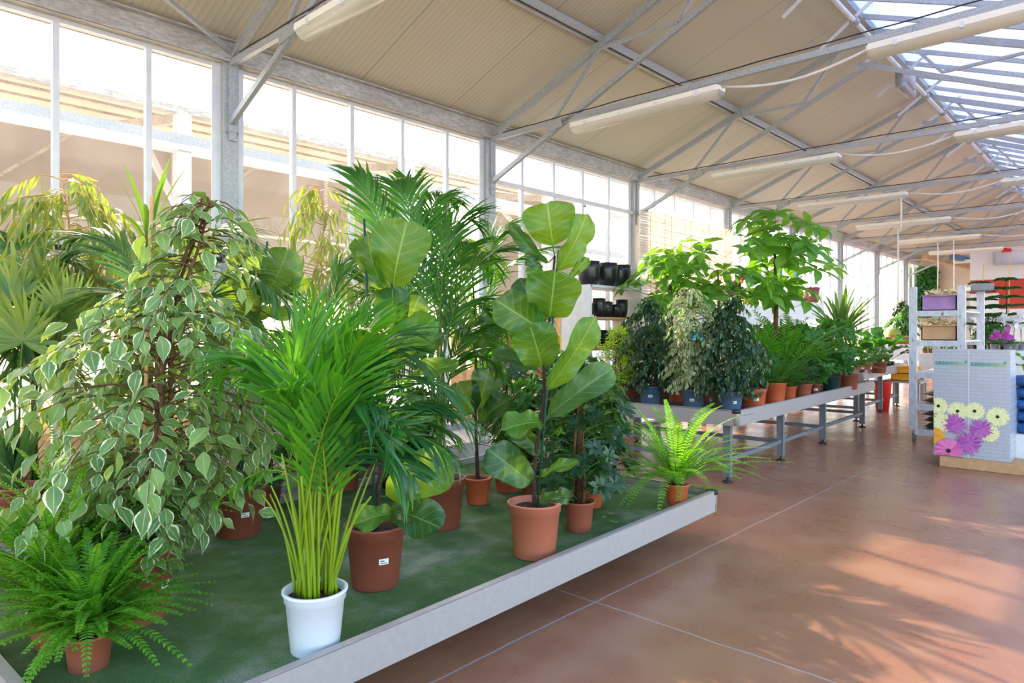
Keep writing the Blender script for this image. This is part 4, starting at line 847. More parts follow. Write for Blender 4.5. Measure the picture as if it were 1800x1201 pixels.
# tall ones
def trunked(name, lb, u, Y, z, top, R, nw, L, m, seed, potm='blackpot', n=6, W=.36, zmin=.45, tr=.03):
    t, zs = plant(name, lb, 'potted tree', bp(u, Y), z, .13, .22, potm)
    Ht = top-z-zs; g_ = np.random.default_rng(seed); h = zs+Ht*(zmin+(1-zmin)*g_.random(nw)); az = g_.uniform(0, 2*PI, nw); rr = R*g_.uniform(.35, 1.1, nw)*np.interp(h, [zs+Ht*zmin, zs+Ht*.7, zs+Ht], [.85, 1, .7])
    C = np.stack([rr*np.cos(az), rr*np.sin(az), h], 1); st_ = np.stack([0*h, 0*h, np.maximum(h-.25, zs+Ht*zmin*.8)], 1); A = np.stack([np.cos(az)*.6, np.sin(az)*.6, np.full(nw, .9)], 1)
    whorls(t, C, A, n, L, W, m, seed, stem=st_, spread=1.35, bend=.9)
    MB().tube([(0, 0, zs-.01), (.01, .01, zs+Ht*.4), (0, 0, zs+Ht*.8)], [tr*1.3, tr, tr*.5], 10).build('trunk', M['bark'], t); return t
trunked('money_tree', 'tall money tree with braided trunk and drooping hand shaped leaves', 1362, 8.6, ZB2, 2.84, .64, 46, .29, 'pachira', 61, W=.4)
trunked('money_tree', 'spreading money tree behind the dark ficus, against the reed screen', 1180, 7.5, ZB2, 2.42, .62, 38, .25, 'pachira', 62, W=.42, zmin=.5, n=5, tr=.018)
trunked('money_tree', 'second spreading money tree in front of the reed screen', 1262, 7.7, ZB2, 2.48, .62, 34, .26, 'pachira', 63, W=.42, zmin=.5, n=5, tr=.018)
t, zs = simpleplant('weeping_ficus', 'weeping ficus behind the leftmost blue grey pot', 1105, 6.75, ZB2, .1, .18, 'terra'); ficus(t, zs, .8, env([(0, .16), (.4, .24), (1, .06)]), 80, 8, .065, 'ficus_dark', 64, .01, twigs=False)
t, zs = simpleplant('weeping_ficus', 'weeping ficus in the second row behind the bench corner', 1310, 7.4, ZB2, .1, .18, 'terra'); ficus(t, zs, .75, env([(0, .2), (.4, .28), (1, .06)]), 90, 8, .065, 'ficus_dark', 65, .01, twigs=False)
t, zs = simpleplant('parlour_palm', 'bushy parlour palm above the orange pots', 1375, 8.1, ZB2, .11, .2, 'terra'); fronds_plant(t, zs, rnd_fronds(34, zs, .9, 1, 66), .14, .018, 'areca', separate=False, n=16, s0=.3, ang=.9)
t, zs = simpleplant('parlour_palm', 'parlour palm behind the dark green pot', 1428, 9.3, ZB2, .11, .2, 'terra'); fronds_plant(t, zs, rnd_fronds(34, zs, .85, 1, 67), .16, .02, 'areca', separate=False, n=16, s0=.3, ang=.9)
t, zs = simpleplant('fatsia', 'glossy hand leaved fatsia in a small brown pot with label on the bench edge', 1432, 8.55, ZB2, .075, .14, 'terra_dark', .2); umbrella(t, zs, .30, .16, 26, .14, 'scheff', 68, n=7, pole=False, W=.4, bark='bark')
t, zs = simpleplant('fatsia', 'wide fatsia behind the orange pots', 1400, 8.9, ZB2, .1, .2, 'terra'); umbrella(t, zs, .6, .3, 60, .15, 'scheff', 69, n=7, pole=False, W=.42)
t, zs = simpleplant('stem_bush', 'bush of green stems in a dark green pot on the bench edge', 1461, 9.1, ZB2, .115, .215, 'greenpot'); umbrella(t, zs, .66, .3, 80, .12, 'scheff', 70, n=5, pole=False, W=.4)
t, zs = simpleplant('aralia', 'broad leaved plant in a terracotta pot at the far end of the bench edge', 1493, 9.75, ZB2, .12, .2, 'terra')
def broadplant(t, zs, n, H, L, W, m, seed, el=(.5, 1.4)):
    g_ = np.random.default_rng(seed)
    for i in range(n):
        az = i*2.4+g_.uniform(-.3, .3); e = g_.uniform(*el); d = np.array([math.cos(az)*math.cos(e), math.sin(az)*math.cos(e), math.sin(e)]); p0 = np.array([0, 0, zs]); p1 = p0+d*H*g_.uniform(.5, 1)
        o = nrm(np.array([d[0], d[1], .15])); lf = bigleaf(t, p1, p1+o*L*g_.uniform(.8, 1.1), W, np.array([d[0]*-.3, d[1]*-.3, 1.]), M[m], seed=seed+i, bend=.5, prof=[(0, .1), (.12, .7), (.3, 1), (.55, .9), (.8, .5), (1, .03)])
        MB().tube(bez(p0, (p0+p1)/2+[0, 0, .04], p1, 6), .004, 5).build('leaf_stalk', M['petiole'], lf)
broadplant(t, zs, 12, .3, .24, .12, 'broad', 71)
t, zs = simpleplant('yucca', 'spiky yucca rising above the far end of the bench', 1478, 9.9, ZB2, .12, .2, 'terra_dark')
MB().tube([(0, 0, zs), (0, 0, 1.35-ZB2)], .025, 8).build('trunk', M['bark'], t); straps(t, (0, 0, 1.32-ZB2), 46, .78, .062, 'yucca', 72, (.2, 1.5), (.05, .6))
t, zs = simpleplant('philodendron', 'philodendron with large upright leaves beyond the yucca', 1545, 11.8, ZB3, .12, .18, 'terra_dark'); broadplant(t, zs, 16, .5, .36, .2, 'broad', 73, (.7, 1.5))
t, zs = simpleplant('philodendron', 'lower philodendron in a brown pot with label on the far bench', 1515, 11.6, ZB3, .14, .17, 'terra', .1); broadplant(t, zs, 12, .34, .3, .15, 'broad', 74, (.5, 1.4))
t, zs = simpleplant('rubber_plant', 'dark rubber plant in a black pot at the end of the far bench', 1562, 13.6, ZB3, .1, .12, 'greenpot'); broadplant(t, zs, 9, .25, .22, .13, 'ficus_dark', 75)
t, zs = simpleplant('small_pot_plant', 'small plant in an orange pot beside the rubber plant', 1546, 12.6, ZB3, .07, .12, 'orange'); umbrella(t, zs, .2, .12, 20, .1, 'scheff', 76, pole=False)
t, zs = simpleplant('philodendron', 'glossy philodendron low on the bench behind the dark green pot', 1475, 9.35+.4, ZB2, .1, .16, 'terra'); broadplant(t, zs, 14, .34, .26, .14, 'broad', 77, (.4, 1.4))
for i, (u, Y, lb) in enumerate(((1340, 8.9, 'dense green shrub under the money tree'), (1455, 10.2, 'leafy shrub in front of the yucca trunk'), (1160, 7.1, 'leafy shrub behind the blue grey pots'), (1411, 8.0, 'low green plant between the orange pots and the fatsia'))):
    t, zs = simpleplant('umbrella_plant', lb, u, Y, ZB2, .1, .17, 'terra'); umbrella(t, zs, .62 if i < 3 else .25, .3 if i < 3 else .16, 80 if i < 3 else 30, .1, 'scheff' if i % 2 == 0 else 'scheff_dark', 80+i, pole=False, W=.42)

# ------------------------------------------------------------ display box on its pallet
t = thing('pallet', 'small wooden pallet under the printed display box', 'pallet', (-1.28, 8.55, 0))
for y in (-.28, 0, .28): MB().b2(-.33, .42, y-.045, y+.045, .0, .02).build('bottom_board', M['tan_wood'], t, smooth=False)
for x in (-.28, .05, .38):
    for y in (-.28, 0, .28): MB().b2(x-.05, x+.05, y-.045, y+.045, .02, .09).build('block', M['tan_wood'], t, smooth=False)
for y in (-.27, -.14, 0, .14, .27): MB().b2(-.33, .43, y-.05, y+.05, .09, .11).build('top_board', M['tan_wood'], t, smooth=False)
MB().b2(-.33, .43, -.335, -.325, .005, .10).build('side_board', M['tan_wood'], t, smooth=False)
g = N('silver_print'); tc = g.n('TexCoord').outputs['Object']; br = g.n('TexBrick'); mp = g.n('Mapping'); mp.inputs['Rotation'].default_value = (PI/2, 0, 0); g.l(tc, mp.inputs[0]); g.l(mp.outputs[0], br.inputs['Vector'])
br.inputs['Scale'].default_value = 1; br.inputs['Brick Width'].default_value = .11; br.inputs['Row Height'].default_value = .036; br.inputs['Mortar Size'].default_value = .004
br.inputs['Color1'].default_value = (*s2l((182, 186, 202)), 1); br.inputs['Color2'].default_value = (*s2l((186, 190, 206)), 1); br.inputs['Mortar'].default_value = (*s2l((174, 177, 195)), 1)
g.l(br.outputs[0], g.p.inputs['Base Color']); g.p.inputs['Roughness'].default_value = .3; g.p.inputs['Metallic'].default_value = .15; M['silver'] = g.m
BX0, BX1, BY, BZ0, BZ1 = -1.67, -1.015, 8.24, .112, 1.215
t = thing('display_box', 'silver display box printed with daisies and purple chrysanthemums on a pallet', 'display box', ((BX0+BX1)/2, BY, BZ0))
hw = (BX1-BX0)/2; hh = BZ1-BZ0
mb = MB(); pr = [(0, 0), (.58, 0), (.58, hh*.3), (.40, hh*.62), (.34, hh), (0, hh)]
a = mb.addv([(-hw, y, z) for y, z in pr]+[(hw, y, z) for y, z in pr]); n_ = len(pr)
mb.O.append([a+i for i in range(n_)][::-1]); mb.O.append([a+n_+i for i in range(n_)])
for i in range(n_): mb.O.append([a+i, a+(i+1) % n_, a+n_+(i+1) % n_, a+n_+i])
mb.build('carton', M['silver'], t, smooth=False)
MB().b2(-.02, -.014, -.003, .0, 0, hh).build('fold_line', M['white_metal'], t, smooth=False)
g = N('green_teal_print'); tc = g.n('TexCoord').outputs['Generated']; sp = g.n('SeparateXYZ'); g.l(tc, sp.inputs[0]); g.l(g.ramp(sp.outputs[0], [(0., s2l((20, 130, 124))), (.55, s2l((60, 170, 130))), (1., s2l((176, 206, 110)))]), g.p.inputs['Base Color']); M['print'] = g.m
def text(s, size, par, loc_, m, name='printed_name', rot=(PI/2, 0, 0)):
    cu = bpy.data.curves.new('t', 'FONT'); cu.body = s; cu.size = size; cu.extrude = .0006; cu.offset = .0012
    o = bpy.data.objects.new('t', cu); COL.objects.link(o); bpy.context.view_layer.update()
    me = bpy.data.meshes.new_from_object(o.evaluated_get(bpy.context.evaluated_depsgraph_get())); bpy.data.objects.remove(o)
    q = bpy.data.objects.new(name, me); me.materials.clear(); me.materials.append(m); COL.objects.link(q); q.parent = par; q.location = loc_; q.rotation_euler = rot; return q
text('GREENVIEWS', .047, t, (-.312, -.003, .945), M['print']); text('GREENVIEWS', .049, t, (.0, -.003, .94), M['print'])
for x0 in (-.05, .275): MB().leaves([(x0, -.004, .965)], [(.6, 0, .8)], (0, -1, 0), .045, .018, .1, PF).build('leaf_mark', M['print'], t)
def flower(cx, cz, r, np_, w, m, cm, cr, lay, name, y=-.002, seed=0):
    g_ = np.random.default_rng(seed); mb = MB(); th = np.arange(np_)*2*PI/np_+g_.uniform(-.05, .05, np_); L = r*g_.uniform(.8, 1.05, np_) if lay else np.full(np_, r)
    if lay: L = L*g_.choice([.55, .8, 1.0], np_)
    P = np.stack([cx+np.cos(th)*cr*.5, np.full(np_, y)-np.arange(np_)*1e-5, cz+np.sin(th)*cr*.5], 1); D = np.stack([np.cos(th), 0*th, np.sin(th)], 1)
    mb.leaves(P, D, (0, -1, 0), L-cr*.5, w, .0, (.5, .8, 1, .95, .4), fold=0)
    V = mb.V[0]; V[:, 0] = np.clip(V[:, 0], -hw+.002, hw-.002); V[:, 2] = np.clip(V[:, 2], .004, hh)
    o = mb.build(name, m, t)
    if cm:
        a_ = np.linspace(0, 2*PI, 17)[:-1]; MB().poly([(cx+cr*math.cos(q), y-.003, cz+cr*math.sin(q)) for q in a_]).build('flower_centre', cm, o)
pm_y = simple('pale_yellow_print', (236, 236, 180), .4, 0, .1, 30); pm_p = leafmat('purple_print', (142, 40, 150), (206, 120, 204), trans=0.0, rough=.4); pm_k = leafmat('pink_print', (216, 90, 170), (236, 140, 196), trans=0.0, rough=.4); pm_o = simple('orange_print', (240, 170, 60), .4)
def bxz(u, v): return (-1.67+(u-1641)*.00489)-(BX0+BX1)/2, 1.4-(v-583)/1200*7.0-BZ0
for i, (u, v, r) in enumerate(((1650, 716, .088), (1685, 723, .095), (1715, 721, .09), (1754, 728, .10), (1740, 757, .09), (1657, 745, .10))): x, z = bxz(u, v); flower(x, z, r, 22, .026, pm_y, M['darkseal'] if i < 4 else None, .016, False, 'printed_daisy', -.001-.0012*i, i)
x, z = bxz(1646, 770); flower(x, z, .09, 16, .03, pm_o, None, .01, False, 'printed_daisy', -.009, 9)
for i, (u, v, r) in enumerate(((1681, 746, .112), (1725, 751, .115), (1703, 777, .135))): x, z = bxz(u, v); flower(x, z, r, 110, .011, pm_p, None, .01, True, 'printed_chrysanthemum', -.011-.002*i, i+20)
x, z = bxz(1669, 794); flower(x, z, .13, 26, .03, pm_k, M['darkseal'], .022, False, 'printed_gerbera', -.018, 33)

# ------------------------------------------------------------ trolley
tx0, tx1, ty0, ty1 = -2.2, -1.68, 9.75, 11.0
t = thing('plant_trolley', 'chipped white plant trolley on castors behind the display box', 'trolley', ((tx0+tx1)/2, (ty0+ty1)/2, 0)); o = t.location
for x in (tx0, tx1):
    for y in (ty0, ty1): MB().b2(x-.042-o.x, x+.042-o.x, y-.02-o.y, y+.02-o.y, .17, 1.96).build('post', M['chipped'], t, smooth=False)
for z in (.15, .47, .87, 1.27, 1.64):
    MB().b2(tx0-o.x+.0, tx1-o.x, ty0-o.y+.02, ty1-o.y-.02, z, z+.02).b2(tx0-o.x+.02, tx1-o.x-.02, ty0-o.y-.015, ty0-o.y+.015, z-.05, z+.02).b2(tx0-o.x, tx1-o.x, ty1-o.y-.015, ty1-o.y+.015, z-.05, z+.02).build('shelf', M['chipped'], t, smooth=False)
for x in (tx0, tx1):
    for y in (ty0+.06, ty1-.06):
        w_ = MB().tube([(x-o.x-.016, y-o.y, .058), (x-o.x+.016, y-o.y, .058)], .057, 18).build('wheel', M['grey_plastic'], t)
        MB().b2(x-o.x-.024, x-o.x+.024, y-o.y-.03, y-o.y+.03, .112, .15).build('castor_fork', M['galv'], w_, smooth=False)
def cart(name, lb, cat, x0, x1, y0, y1, z0, z1, m, fill=None, rz=0):
    c = ((x0+x1)/2, (y0+y1)/2, z0); t = thing(name, lb, cat, c, rz); x0, x1, y0, y1 = x0-c[0], x1-c[0], y0-c[1], y1-c[1]; h = z1-z0; k = .012
    MB().b2(x0, x1, y0, y1, 0, k).b2(x0, x1, y0, y0+k, 0, h).b2(x0, x1, y1-k, y1, 0, h).b2(x0, x0+k, y0, y1, 0, h).b2(x1-k, x1, y0, y1, 0, h).build('carton', m, t, smooth=False)
    MB().b2(x0-.0, x1, y0-.04, y0+.01, h-.01, h).b2(x1-.01, x1+.03, y0, y1, h-.01, h).build('flap', m, t, smooth=False)
    if fill:
        g_ = np.random.default_rng(5); n = 160; P = np.stack([g_.uniform(x0+.03, x1-.03, n), g_.uniform(y0+.03, y1-.03, n), g_.uniform(h-.08, h+.05, n)], 1)
        MB().leaves(P, g_.normal(size=(n, 3))+[0, 0, 1], (0, 0, 1), .08, .04, .6, PF, seed=4).build('contents', fill, t)
    return t
cart('flower_carton', 'lilac printed carton of dried flowers on the top trolley shelf', 'box', -2.12, -1.74, 9.8, 10.4, 1.661, 1.85, M['purple'], M['dried'])
cart('cardboard_box', 'open cardboard box of dried seed heads on the second trolley shelf', 'box', -2.12, -1.74, 9.8, 10.4, 1.291, 1.48, M['card'], M['dried'])
for i in range(5):
    z = .171 if i < 2 else .491
    z0 = .171+i*.075 if i < 3 else .491+(i-3)*.085
    t = thing('potting_bag', ('dark brown soil bag lowest on the trolley bottom shelf', 'dark brown soil bag second from the trolley bottom', 'dark brown soil bag third from the trolley bottom', 'dark bag lower on the middle trolley shelf', 'dark bag upper on the middle trolley shelf')[i], 'bag', (-1.94, 10.2, z0))
    mb = MB(); nx = 12; XX, YY = np.meshgrid(np.linspace(-.2, .2, nx), np.linspace(-.38, .38, nx), indexing='ij'); e = (1-(np.abs(XX)/.2)**4)*(1-(np.abs(YY)/.38)**4)
    for sgn in (0, 1):
        ZZ = (.035+(.033 if sgn else -.033)*e+.003*np.sin(XX*40+i)*sgn); b_ = mb.addv(np.stack([XX, YY, ZZ], -1)); ii, jj = np.meshgrid(np.arange(nx-1), np.arange(nx-1), indexing='ij')
        mb.Q.append(np.stack([ii*nx+jj, (ii+1)*nx+jj, (ii+1)*nx+jj+1, ii*nx+jj+1], -1).reshape(-1, 4)+b_)
    mb.build('bag', M['bag'], t)
for (x, y, z, sx, sy, sz, rz, lb) in ((-1.55, 9.7, .98, .12, .3, .2, .3, 'grey plastic tray leaning between trolley and display box'), (-1.66, 10.8, 1.93, .13, .26, .10, .4, 'grey plastic tray lying at the top rear of the trolley')):
    t = thing('plastic_tray', lb, 'tray', (x, y, z), rz); MB().b2(-sx, sx, -sy/2, sy/2, 0, .012).b2(-sx, -sx+.01, -sy/2, sy/2, 0, sz*.6).b2(sx-.01, sx, -sy/2, sy/2, 0, sz*.6).b2(-sx, sx, -sy/2, -sy/2+.01, 0, sz).b2(-sx, sx, sy/2-.01, sy/2, 0, sz*.6).build('tray', M['grey_plastic'], t, smooth=False)

# ------------------------------------------------------------ tables at the far right
def table(name, lb, x0, x1, y0, y1, z, m='white_metal'):
    t = thing(name, lb, 'table', (x0, y0, 0)); W, L = x1-x0, y1-y0
    MB().b2(0, W, 0, L, z-.04, z).build('top', M[m], t, smooth=False); MB().b2(0, W, -.0, .02, z-.34, z-.04).b2(0, .02, .02, L, z-.34, z-.04).b2(W-.02, W, .02, L, z-.34, z-.04).build('apron', M[m], t, smooth=False)
    for x in (.04, W-.04):
        for y in (.05, L-.05): MB().b2(x-.03, x+.03, y-.02, y+.03, 0, z-.34).build('leg', M['galv'], t, smooth=False)
    return t
table('flower_table', 'white table of orchids and small pines behind the display box', -2.0, .6, 12.0, 13.4, 1.12)
table('cactus_table', 'white table of potted cacti with yellow tags behind the trolley', -3.15, -1.75, 14.4, 15.6, 1.0)
table('plant_stand', 'pale stand for bushy pots beyond the farthest bench', -4.7, -3.2, 16.6, 17.4, 1.12)
def pine(lb, u, Y, z, top, seed):
    x, y, d = ay(u, Y); t, zs = plant('norfolk_pine', lb, 'potted tree', (x, y), z, .11, .17, 'blackpot'); H = top-z-zs
    MB().tube([(0, 0, zs-.02), (.01, 0, zs+H*.5), (0, 0, zs+H)], [.012, .008, .003], 8).build('trunk', M['darkbark'], t)
    g_ = np.random.default_rng(seed); sp_ = []
    for k in range(6):
        h = zs+H*(.25+.14*k); l = .40*(1-.13*k)
        for j in range(5): a = j*2*PI/5+k*.6; dv = np.array([math.cos(a), math.sin(a), 0]); sp_.append((np.array([0, 0, h]), dv*l*.5+[0, 0, h+.03], dv*l+[0, 0, h+.01]))
    fronds_plant(t, zs, sp_, .06, .024, 'pine', sm='petiole', separate=False, n=26, s0=.05, ang=1.0, bend=.1, r=.005, up=.9)
    MB().tube([(.02, 0, zs-.02), (.05, 0, zs+H+.28)], .007, 6).build('cane', M['bamboo'], t)
pine('small norfolk pine tied to a cane, left one on the white table', 1722, 12.4, 1.12, 2.15, 1); pine('small norfolk pine tied to a cane, right one near the photo edge', 1768, 12.5, 1.12, 2.2, 2)
for i, (u, Y, m, lb) in enumerate(((1692, 12.35, 0, 'white orchid nearest the trolley on the white table'), (1706, 12.9, 0, 'white orchid behind the left norfolk pine'), (1740, 13.1, 0, 'white orchid between the two norfolk pines'), (1748, 12.15, 1, 'magenta orchid in front between the norfolk pines'), (1782, 12.3, 0, 'white orchid right of the right norfolk pine'), (1772, 12.1, 1, 'magenta orchid at the right end of the table front'), (1795, 12.8, 0, 'white orchid at the right photo edge'))):
    x, y, d = ay(u, Y); t, zs = plant('orchid', lb, 'orchid', (x, y), 1.12, .06, .1, 'grey_plastic'); g_ = np.random.default_rng(i); C = []
    h = .5 if m == 0 else .16
    for s_ in range(3 if m == 0 else 2):
        a = g_.uniform(0, 6); pts = bez((0, 0, zs), (0, 0, zs+h), (math.cos(a)*.18, math.sin(a)*.18, zs+h*.75), 12); MB().tube(pts, .003, 5).build('stem', M['petiole'], t)
        for q in range(4 if m == 0 else 9, 12): C.append(pts[q]+g_.normal(size=3)*.03)
    P = []; D = []; U = []
    for c_ in C:
        f = nrm(np.array([-x, -y, 0])/12+g_.normal(size=3)*.4); s1 = nrm(np.cross(f, [0, 0, 1])); s2 = np.cross(s1, f)
        for k in range(5): th = k*2*PI/5; P.append(c_); D.append(s1*math.cos(th)+s2*math.sin(th)); U.append(f)
    MB().leaves(P, D, U, .05, .045, .2, (.3, .9, 1, .8, .2)).build('flowers', M['petal_pink' if m else 'petal_white'], t)
    straps(t, (0, 0, zs), 6, .2, .06, 'broad', i, (.2, .6), (.4, .9))
x, y, d = ay(1742, 11.95+.25); t, zs = plant('small_shrub', 'dark green leafy shrub in the middle of the white table front', 'potted plant', (x, y), 1.12, .07, .09, 'blackpot'); umbrella(t, zs, .22, .2, 46, .09, 'scheff', 91, pole=False, n=6, W=.35)
x, y, d = ay(1745, 12.75); t, zs = plant('small_shrub', 'bonsai shrub with gnarled trunk behind the table front shrub', 'potted plant', (x, y), 1.12, .08, .1, 'blackpot'); ficus(t, zs, .5, env([(0, .05), (.4, .2), (.8, .26), (1, .1)]), 60, 6, .06, 'ficus_dark', 92, .02, twigs=False)
x, y, d = ay(1800, 8.9); t = thing('film_bag', 'blue plastic wrapped bag of soil at the right photo edge', 'bag', (x+.12, y, 0)); mb = MB()
for k in range(5):
    z = .35+k*.12; mb.lathe([(0, z), (.2, z+.0), (.26, z+.03), (.27, z+.06), (.25, z+.1), (.1, z+.118), (0, z+.12)], n=14)
mb.build('bag', M['blue'], t); MB().b2(-.28, .28, -.28, .28, 0, .35).build('pallet_box', M['white_metal'], t, smooth=False)
x, y, d = ay(1812, 10.6); t, zs = plant('rubber_plant', 'large leaved rubber plant cut by the right photo edge', 'potted plant', (x, y), 0, .17, .3, 'blackpot'); MB().tube([(0, 0, zs), (0, 0, 1.1)], .012).build('stem', M['bark'], t)
for k in range(12):
    a = k*2.4; z = .5+.06*k; p0 = np.array([math.cos(a)*.05, math.sin(a)*.05, z]); bigleaf(t, p0, p0+np.array([math.cos(a)*.24, math.sin(a)*.24, .08]), .13, np.array([0, 0, 1.]), M['broad'], seed=k, prof=[(0, .1), (.2, .7), (.5, 1), (.8, .6), (1, .05)])
# cacti
g_ = np.random.default_rng(8); cm = simple('cactus_green', (74, 112, 62), .7, 0, .3, 60); k = 0
c0 = thing('cactus', '', 'cactus', (0, 0, 0)); pot(c0, .045, .06, M['terra_dark'], n=12, soil=False)
mb = MB(); prf = [(0, .055), (.035, .055), (.042, .08), (.036, .11), (.018, .125), (0, .128)]; mb.lathe(prf, n=16); V = mb.V[0]; a_ = np.arctan2(V[:, 1], V[:, 0]); V[:, :2] *= (1+.12*np.cos(a_*8))[:, None]; mb.build('body', cm, c0)
for i in range(11):
    for j in range(4):
        x, y = -3.08+i*.125, 14.5+j*.14; lb = 'small ribbed cactus in a brown pot on the white cactus table'
        if k == 0: c0.location = (x, y, 1.0); tag(c0, lb, group='cacti on the white table')
        else: dup(c0, (x, y, 1.0), lb, rz=k*1.3, group='cacti on the white table')
        k += 1
for i, x in enumerate((-3.02, -2.9, -2.77, -2.6, -2.2)):
    t = thing('plant_tag', 'yellow plant tag standing among the cacti', 'tag', (x, 14.46+.02*(i % 2), 1.0), group='yellow tags among the cacti'); MB().b2(-.006, .006, -.002, .002, 0, .2+.03*(i % 3)).build('stick', M['yellow_tag'], t, smooth=False); z = .2+.03*(i % 3); MB().b2(-.03, .03, -.003, .003, z, z+.08).build('tag_face', M['yellow_tag'], t, smooth=False)
for i, (u, Y, lb, pm) in enumerate(((1572, 16.8, 'terracotta bowl with round yellow green cactus on the pale stand', 0), (1597, 16.9, 'bushy olive like shrub in an orange pot on the pale stand', 1), (1586, 17.1, 'dark leaved bush behind the round cactus', 2))):
    x, y, d = ay(u, Y); t, zs = plant(('barrel_cactus', 'leafy_shrub', 'leafy_shrub')[i], lb, 'potted plant', (x, y), 1.12, .13, .18, 'orange')
    if i == 0: mb = MB(); mb.lathe([(0, zs), (.11, zs), (.14, zs+.08), (.11, zs+.16), (.04, zs+.19), (0, zs+.19)], n=24); V = mb.V[0]; a_ = np.arctan2(V[:, 1], V[:, 0]); V[:, :2] *= (1+.08*np.cos(a_*12))[:, None]; mb.build('body', simple('barrel_cactus_green', (150, 160, 70), .7, 0, .3, 60), t)
    else: ficus(t, zs, .6+.15*i, env([(0, .1), (.5, .3), (1, .12)]), 70, 7, .09, 'ficus_dark' if i == 2 else 'scheff', 93+i, .012, twigs=False)
for k in range(2): 
    x, y, d = ay(1592, 13.9); cart('orange_crate', ('orange plastic crate, lower of two beside the farthest bench leg', 'orange plastic crate, upper of two beside the farthest bench leg')[k], 'crate', x-.18, x+.18, y-.25, y+.25, .52+.13*k, .645+.13*k, M['orange' if False else 'yellow_tag'])
x, y, d = ay(1592, 13.9); t = thing('low_stand', 'low grey stand under the orange crates', 'stand', (x, y, 0)); MB().b2(-.3, .3, -.3, .3, .48, .52).build('top', M['galv'], t, smooth=False)
for a in (-.26, .26):
    for b_ in (-.26, .26): MB().b2(a-.015, a+.015, b_-.015, b_+.015, 0, .48).build('leg', M['galv'], t, smooth=False)
x, y, d = ay(1551, 13.3); t = thing('red_planter', 'tall glossy red planter standing under the farthest bench', 'planter', (x, y, 0)); MB().lathe([(0, 0), (.1, 0), (.15, .5), (.155, .52), (.14, .52), (.09, .05), (0, .05)]).build('planter', M['red'], t)
# ivy panel on the far wall
g_ = np.random.default_rng(9); n = 2600; t = thing('ivy_panel', 'dense green ivy panel hanging on the far end wall', 'ivy', (-5.45, 25.3, 2.9))
P = np.stack([g_.uniform(-.55, .42, n), g_.uniform(-.12, .1, n), g_.uniform(-1.0, .6, n)], 1); MB().leaves(P, np.stack([g_.normal(size=n)*.5, -g_.random(n), -g_.random(n)], 1), (0, -1, .3), .1, .08, .4, PF, seed=2).build('foliage', M['scheff'], t); MB().b2(-.52, .38, .1, .15, -1, .58).build('backing', M['greenpot'], t, smooth=False)

# ------------------------------------------------------------ along the glass wall
def ax(u, v, X): a = (u-900)/1200; d = X/(-math.sin(TH)+math.cos(TH)*a); return X, d*(math.cos(TH)+math.sin(TH)*a), EYE+(583-v)/1200*d
t = thing('reed_screen', 'sunlit straw reed screen hung on the glass wall behind the money trees', 'screen', (-5.32, 9.8, 0))
g_ = np.random.default_rng(2); mb = MB()
for k in range(150):
    z = .8+k*(2.36/150); mb.tube([(0, -1.47+g_.uniform(-.03, .02), z+g_.normal()*.003), (.004*g_.normal(), 0, z+g_.normal()*.004), (0, 1.5+g_.uniform(-.03, .03), z+g_.normal()*.004)], g_.uniform(.0065, .0095), 4, cap=False)
mb.build('reeds', leafmat('straw_reed', (244, 236, 226), (252, 248, 240), trans=.5, rough=.7, tcol=(250, 242, 232)), t)
for y in (-1.2, -.6, 0, .6, 1.2): MB().tube([(.01, y, .8), (.012, y+.01, 2), (.01, y, 3.16)], .004, 5).build('binding_wire', M['tan_wood'], t)
t = thing('display_shelf', 'white shelf unit of black planters against the glass wall', 'shelf', (-5.15, 7.25, 0))
for z in (.8, 1.2, 1.58, 1.97): MB().b2(-.22, .22, -.6, .5, z-.03, z).build('board', M['tan_wood'] if z < 1.9 else M['white_metal'], t, smooth=False)
for y in (-.6, .5): MB().b2(-.22, .22, y-.02, y+.02, 0, 2.25 if y > 0 else 1.97).build('side_panel', M['white_metal'], t, smooth=False)
k = 0
for z, ys, R, H in ((1.97, (-.42, -.08, .26), .145, .3), (1.58, (-.45, -.25, -.05, .12, .3), .085, .24), (1.2, (-.4, -.1, .2), .12, .22)):
    for i, y in enumerate(ys):
        if z == 1.97: lb = ('brown black planter, left one of the three on the top shelf', 'large black planter in the middle of the top shelf', 'large black planter at the right end of the top shelf')[i]; gr = None
        else: lb = 'small black planter on a lower board of the white shelf unit' if z == 1.58 else 'black bowl planter on the bottom board of the white shelf unit'; gr = 'small black planters on the shelf' if z == 1.58 else 'black bowls on the bottom board'
        t = thing('black_planter', lb, 'planter', (-5.1+.03*(i % 2), 7.25+y, z), group=gr); h = H*(1 if z == 1.97 else (.7+.3*((i*5) % 3)/2))
        MB().lathe([(0, 0), (R*.72, 0), (R*.95, h*.35), (R, h*.7), (R*.97, h), (R*.9, h), (R*.88, h*.7), (R*.6, .03), (0, .03)]).build('planter', M['blackpot'], t)
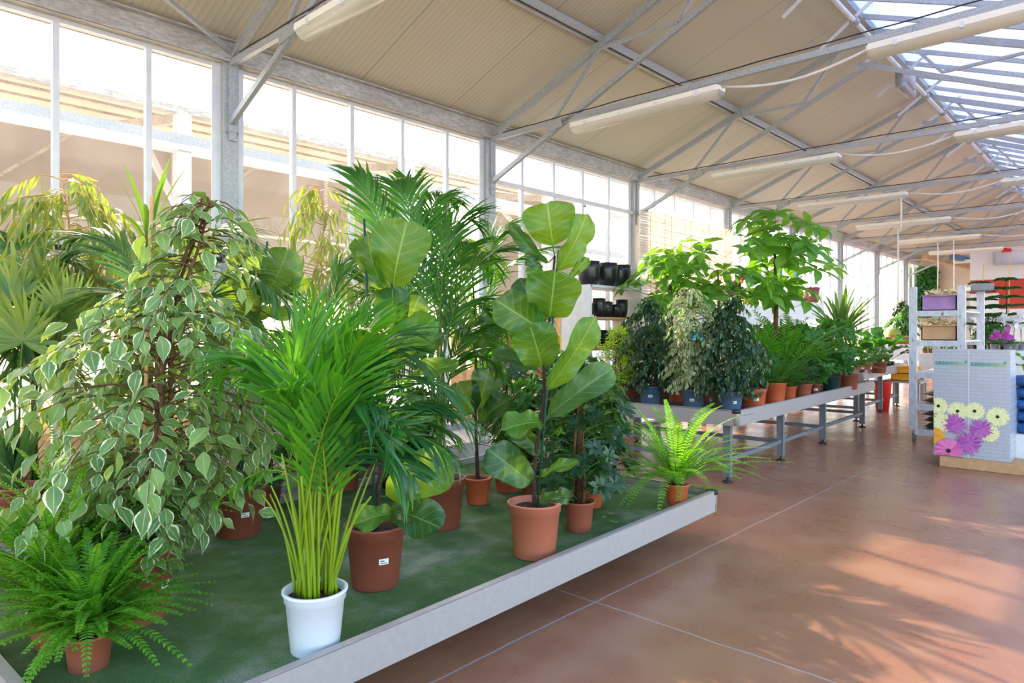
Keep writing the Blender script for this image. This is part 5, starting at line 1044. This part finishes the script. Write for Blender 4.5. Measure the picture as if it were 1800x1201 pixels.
for i, (u0, u1, v, X, lb) in enumerate(((1290, 1345, 537, -5.0, 'white wall table with yellow pot behind the bench corner ficus'), (1378, 1440, 531, -4.9, 'white wall table with the red star pot right of the money tree'))):
    xa_, ya_, za_ = ax(u0, v, X); xb_, yb_, zb_ = ax(u1, v, X); z = (za_+zb_)/2; table('side_table', lb, X-.4, X+.1, ya_, yb_, z)
    if i == 0:
        T1 = (X-.1, (ya_+yb_)/2, z); t = thing('yellow_pot', 'bright yellow square pot on the white wall table', 'pot', (X-.05, ya_*.45+yb_*.55, z)); MB().lathe([(0, 0), (.1, 0), (.14, .2), (.13, .2), (.09, .02), (0, .02)], n=4).build('pot', M['yellow'], t, smooth=False)
        for q, (f, c_, lb2) in enumerate(((-.9, 'pink', 'pink flowering plant half hidden behind the left dark ficus'), (.05, 'red', 'red flowering plant behind the corner dark ficus'))):
            yy = ya_+(yb_-ya_)*f if q else ya_-2.0
            zz = z if q else z-.02
            if not q: table('side_table', 'white wall table hidden behind the variegated ficus', X-.4, X+.1, yy-.5, yy+.9, zz)
            t, zs = plant('anthurium', lb2, 'potted plant', (X-.1, yy+.25, zz), zz, .08, .12, 'terra') if False else plant('anthurium', lb2, 'potted plant', (X-.1, yy+.25), zz, .08, .12, 'terra')
            umbrella(t, zs, .2, .16, 24, .1, 'scheff', 95+q, pole=False); rg2 = np.random.default_rng(q); P = np.stack([rg2.normal(size=8)*.08+.04, rg2.normal(size=8)*.08, zs+.25+rg2.random(8)*.12], 1)
            MB().leaves(P, rg2.normal(size=(8, 3))+[.5, -.5, .4], (.6, -.6, .3), .09, .075, .2, (.6, 1, .9, .5, .05)).build('flowers', M['pink' if q == 0 else 'red'], t)
    else:
        t = thing('star_pot', 'red brown pot with a pale star on the white wall table', 'pot', (X-.02, ya_+(yb_-ya_)*.78, z)); MB().lathe([(0, 0), (.12, 0), (.16, .3), (.15, .3), (.1, .02), (0, .02)]).build('pot', M['terra_dark'], t)
        a0 = math.atan2(-t.location.y, -t.location.x); n_ = np.array([math.cos(a0), math.sin(a0)]); s_ = np.array([-n_[1], n_[0]]); pts = []
        for q in range(10): r_ = .07 if q % 2 == 0 else .03; th = q*PI/5+PI/2; pts.append((n_[0]*.165+s_[0]*r_*math.cos(th), n_[1]*.165+s_[1]*r_*math.cos(th), .17+r_*math.sin(th)))
        MB().poly(pts).build('star', M['paper'], t, smooth=False)
xa_, ya_, za_ = ax(1396, 500, -4.95); xb_, yb_, zb_ = ax(1424, 465, -4.95)
t = thing('green_frame', 'green metal frame standing near the glass wall right of the money tree', 'frame', (-5.2, ya_, 0))
MB().b2(-.02, .02, -.02, .02, 0, zb_).b2(-.02, .02, yb_-ya_-.02, yb_-ya_+.02, 0, zb_).b2(-.02, .02, 0, yb_-ya_, zb_-.08, zb_).build('frame', simple('green_paint', (40, 150, 120), .4), t, smooth=False)
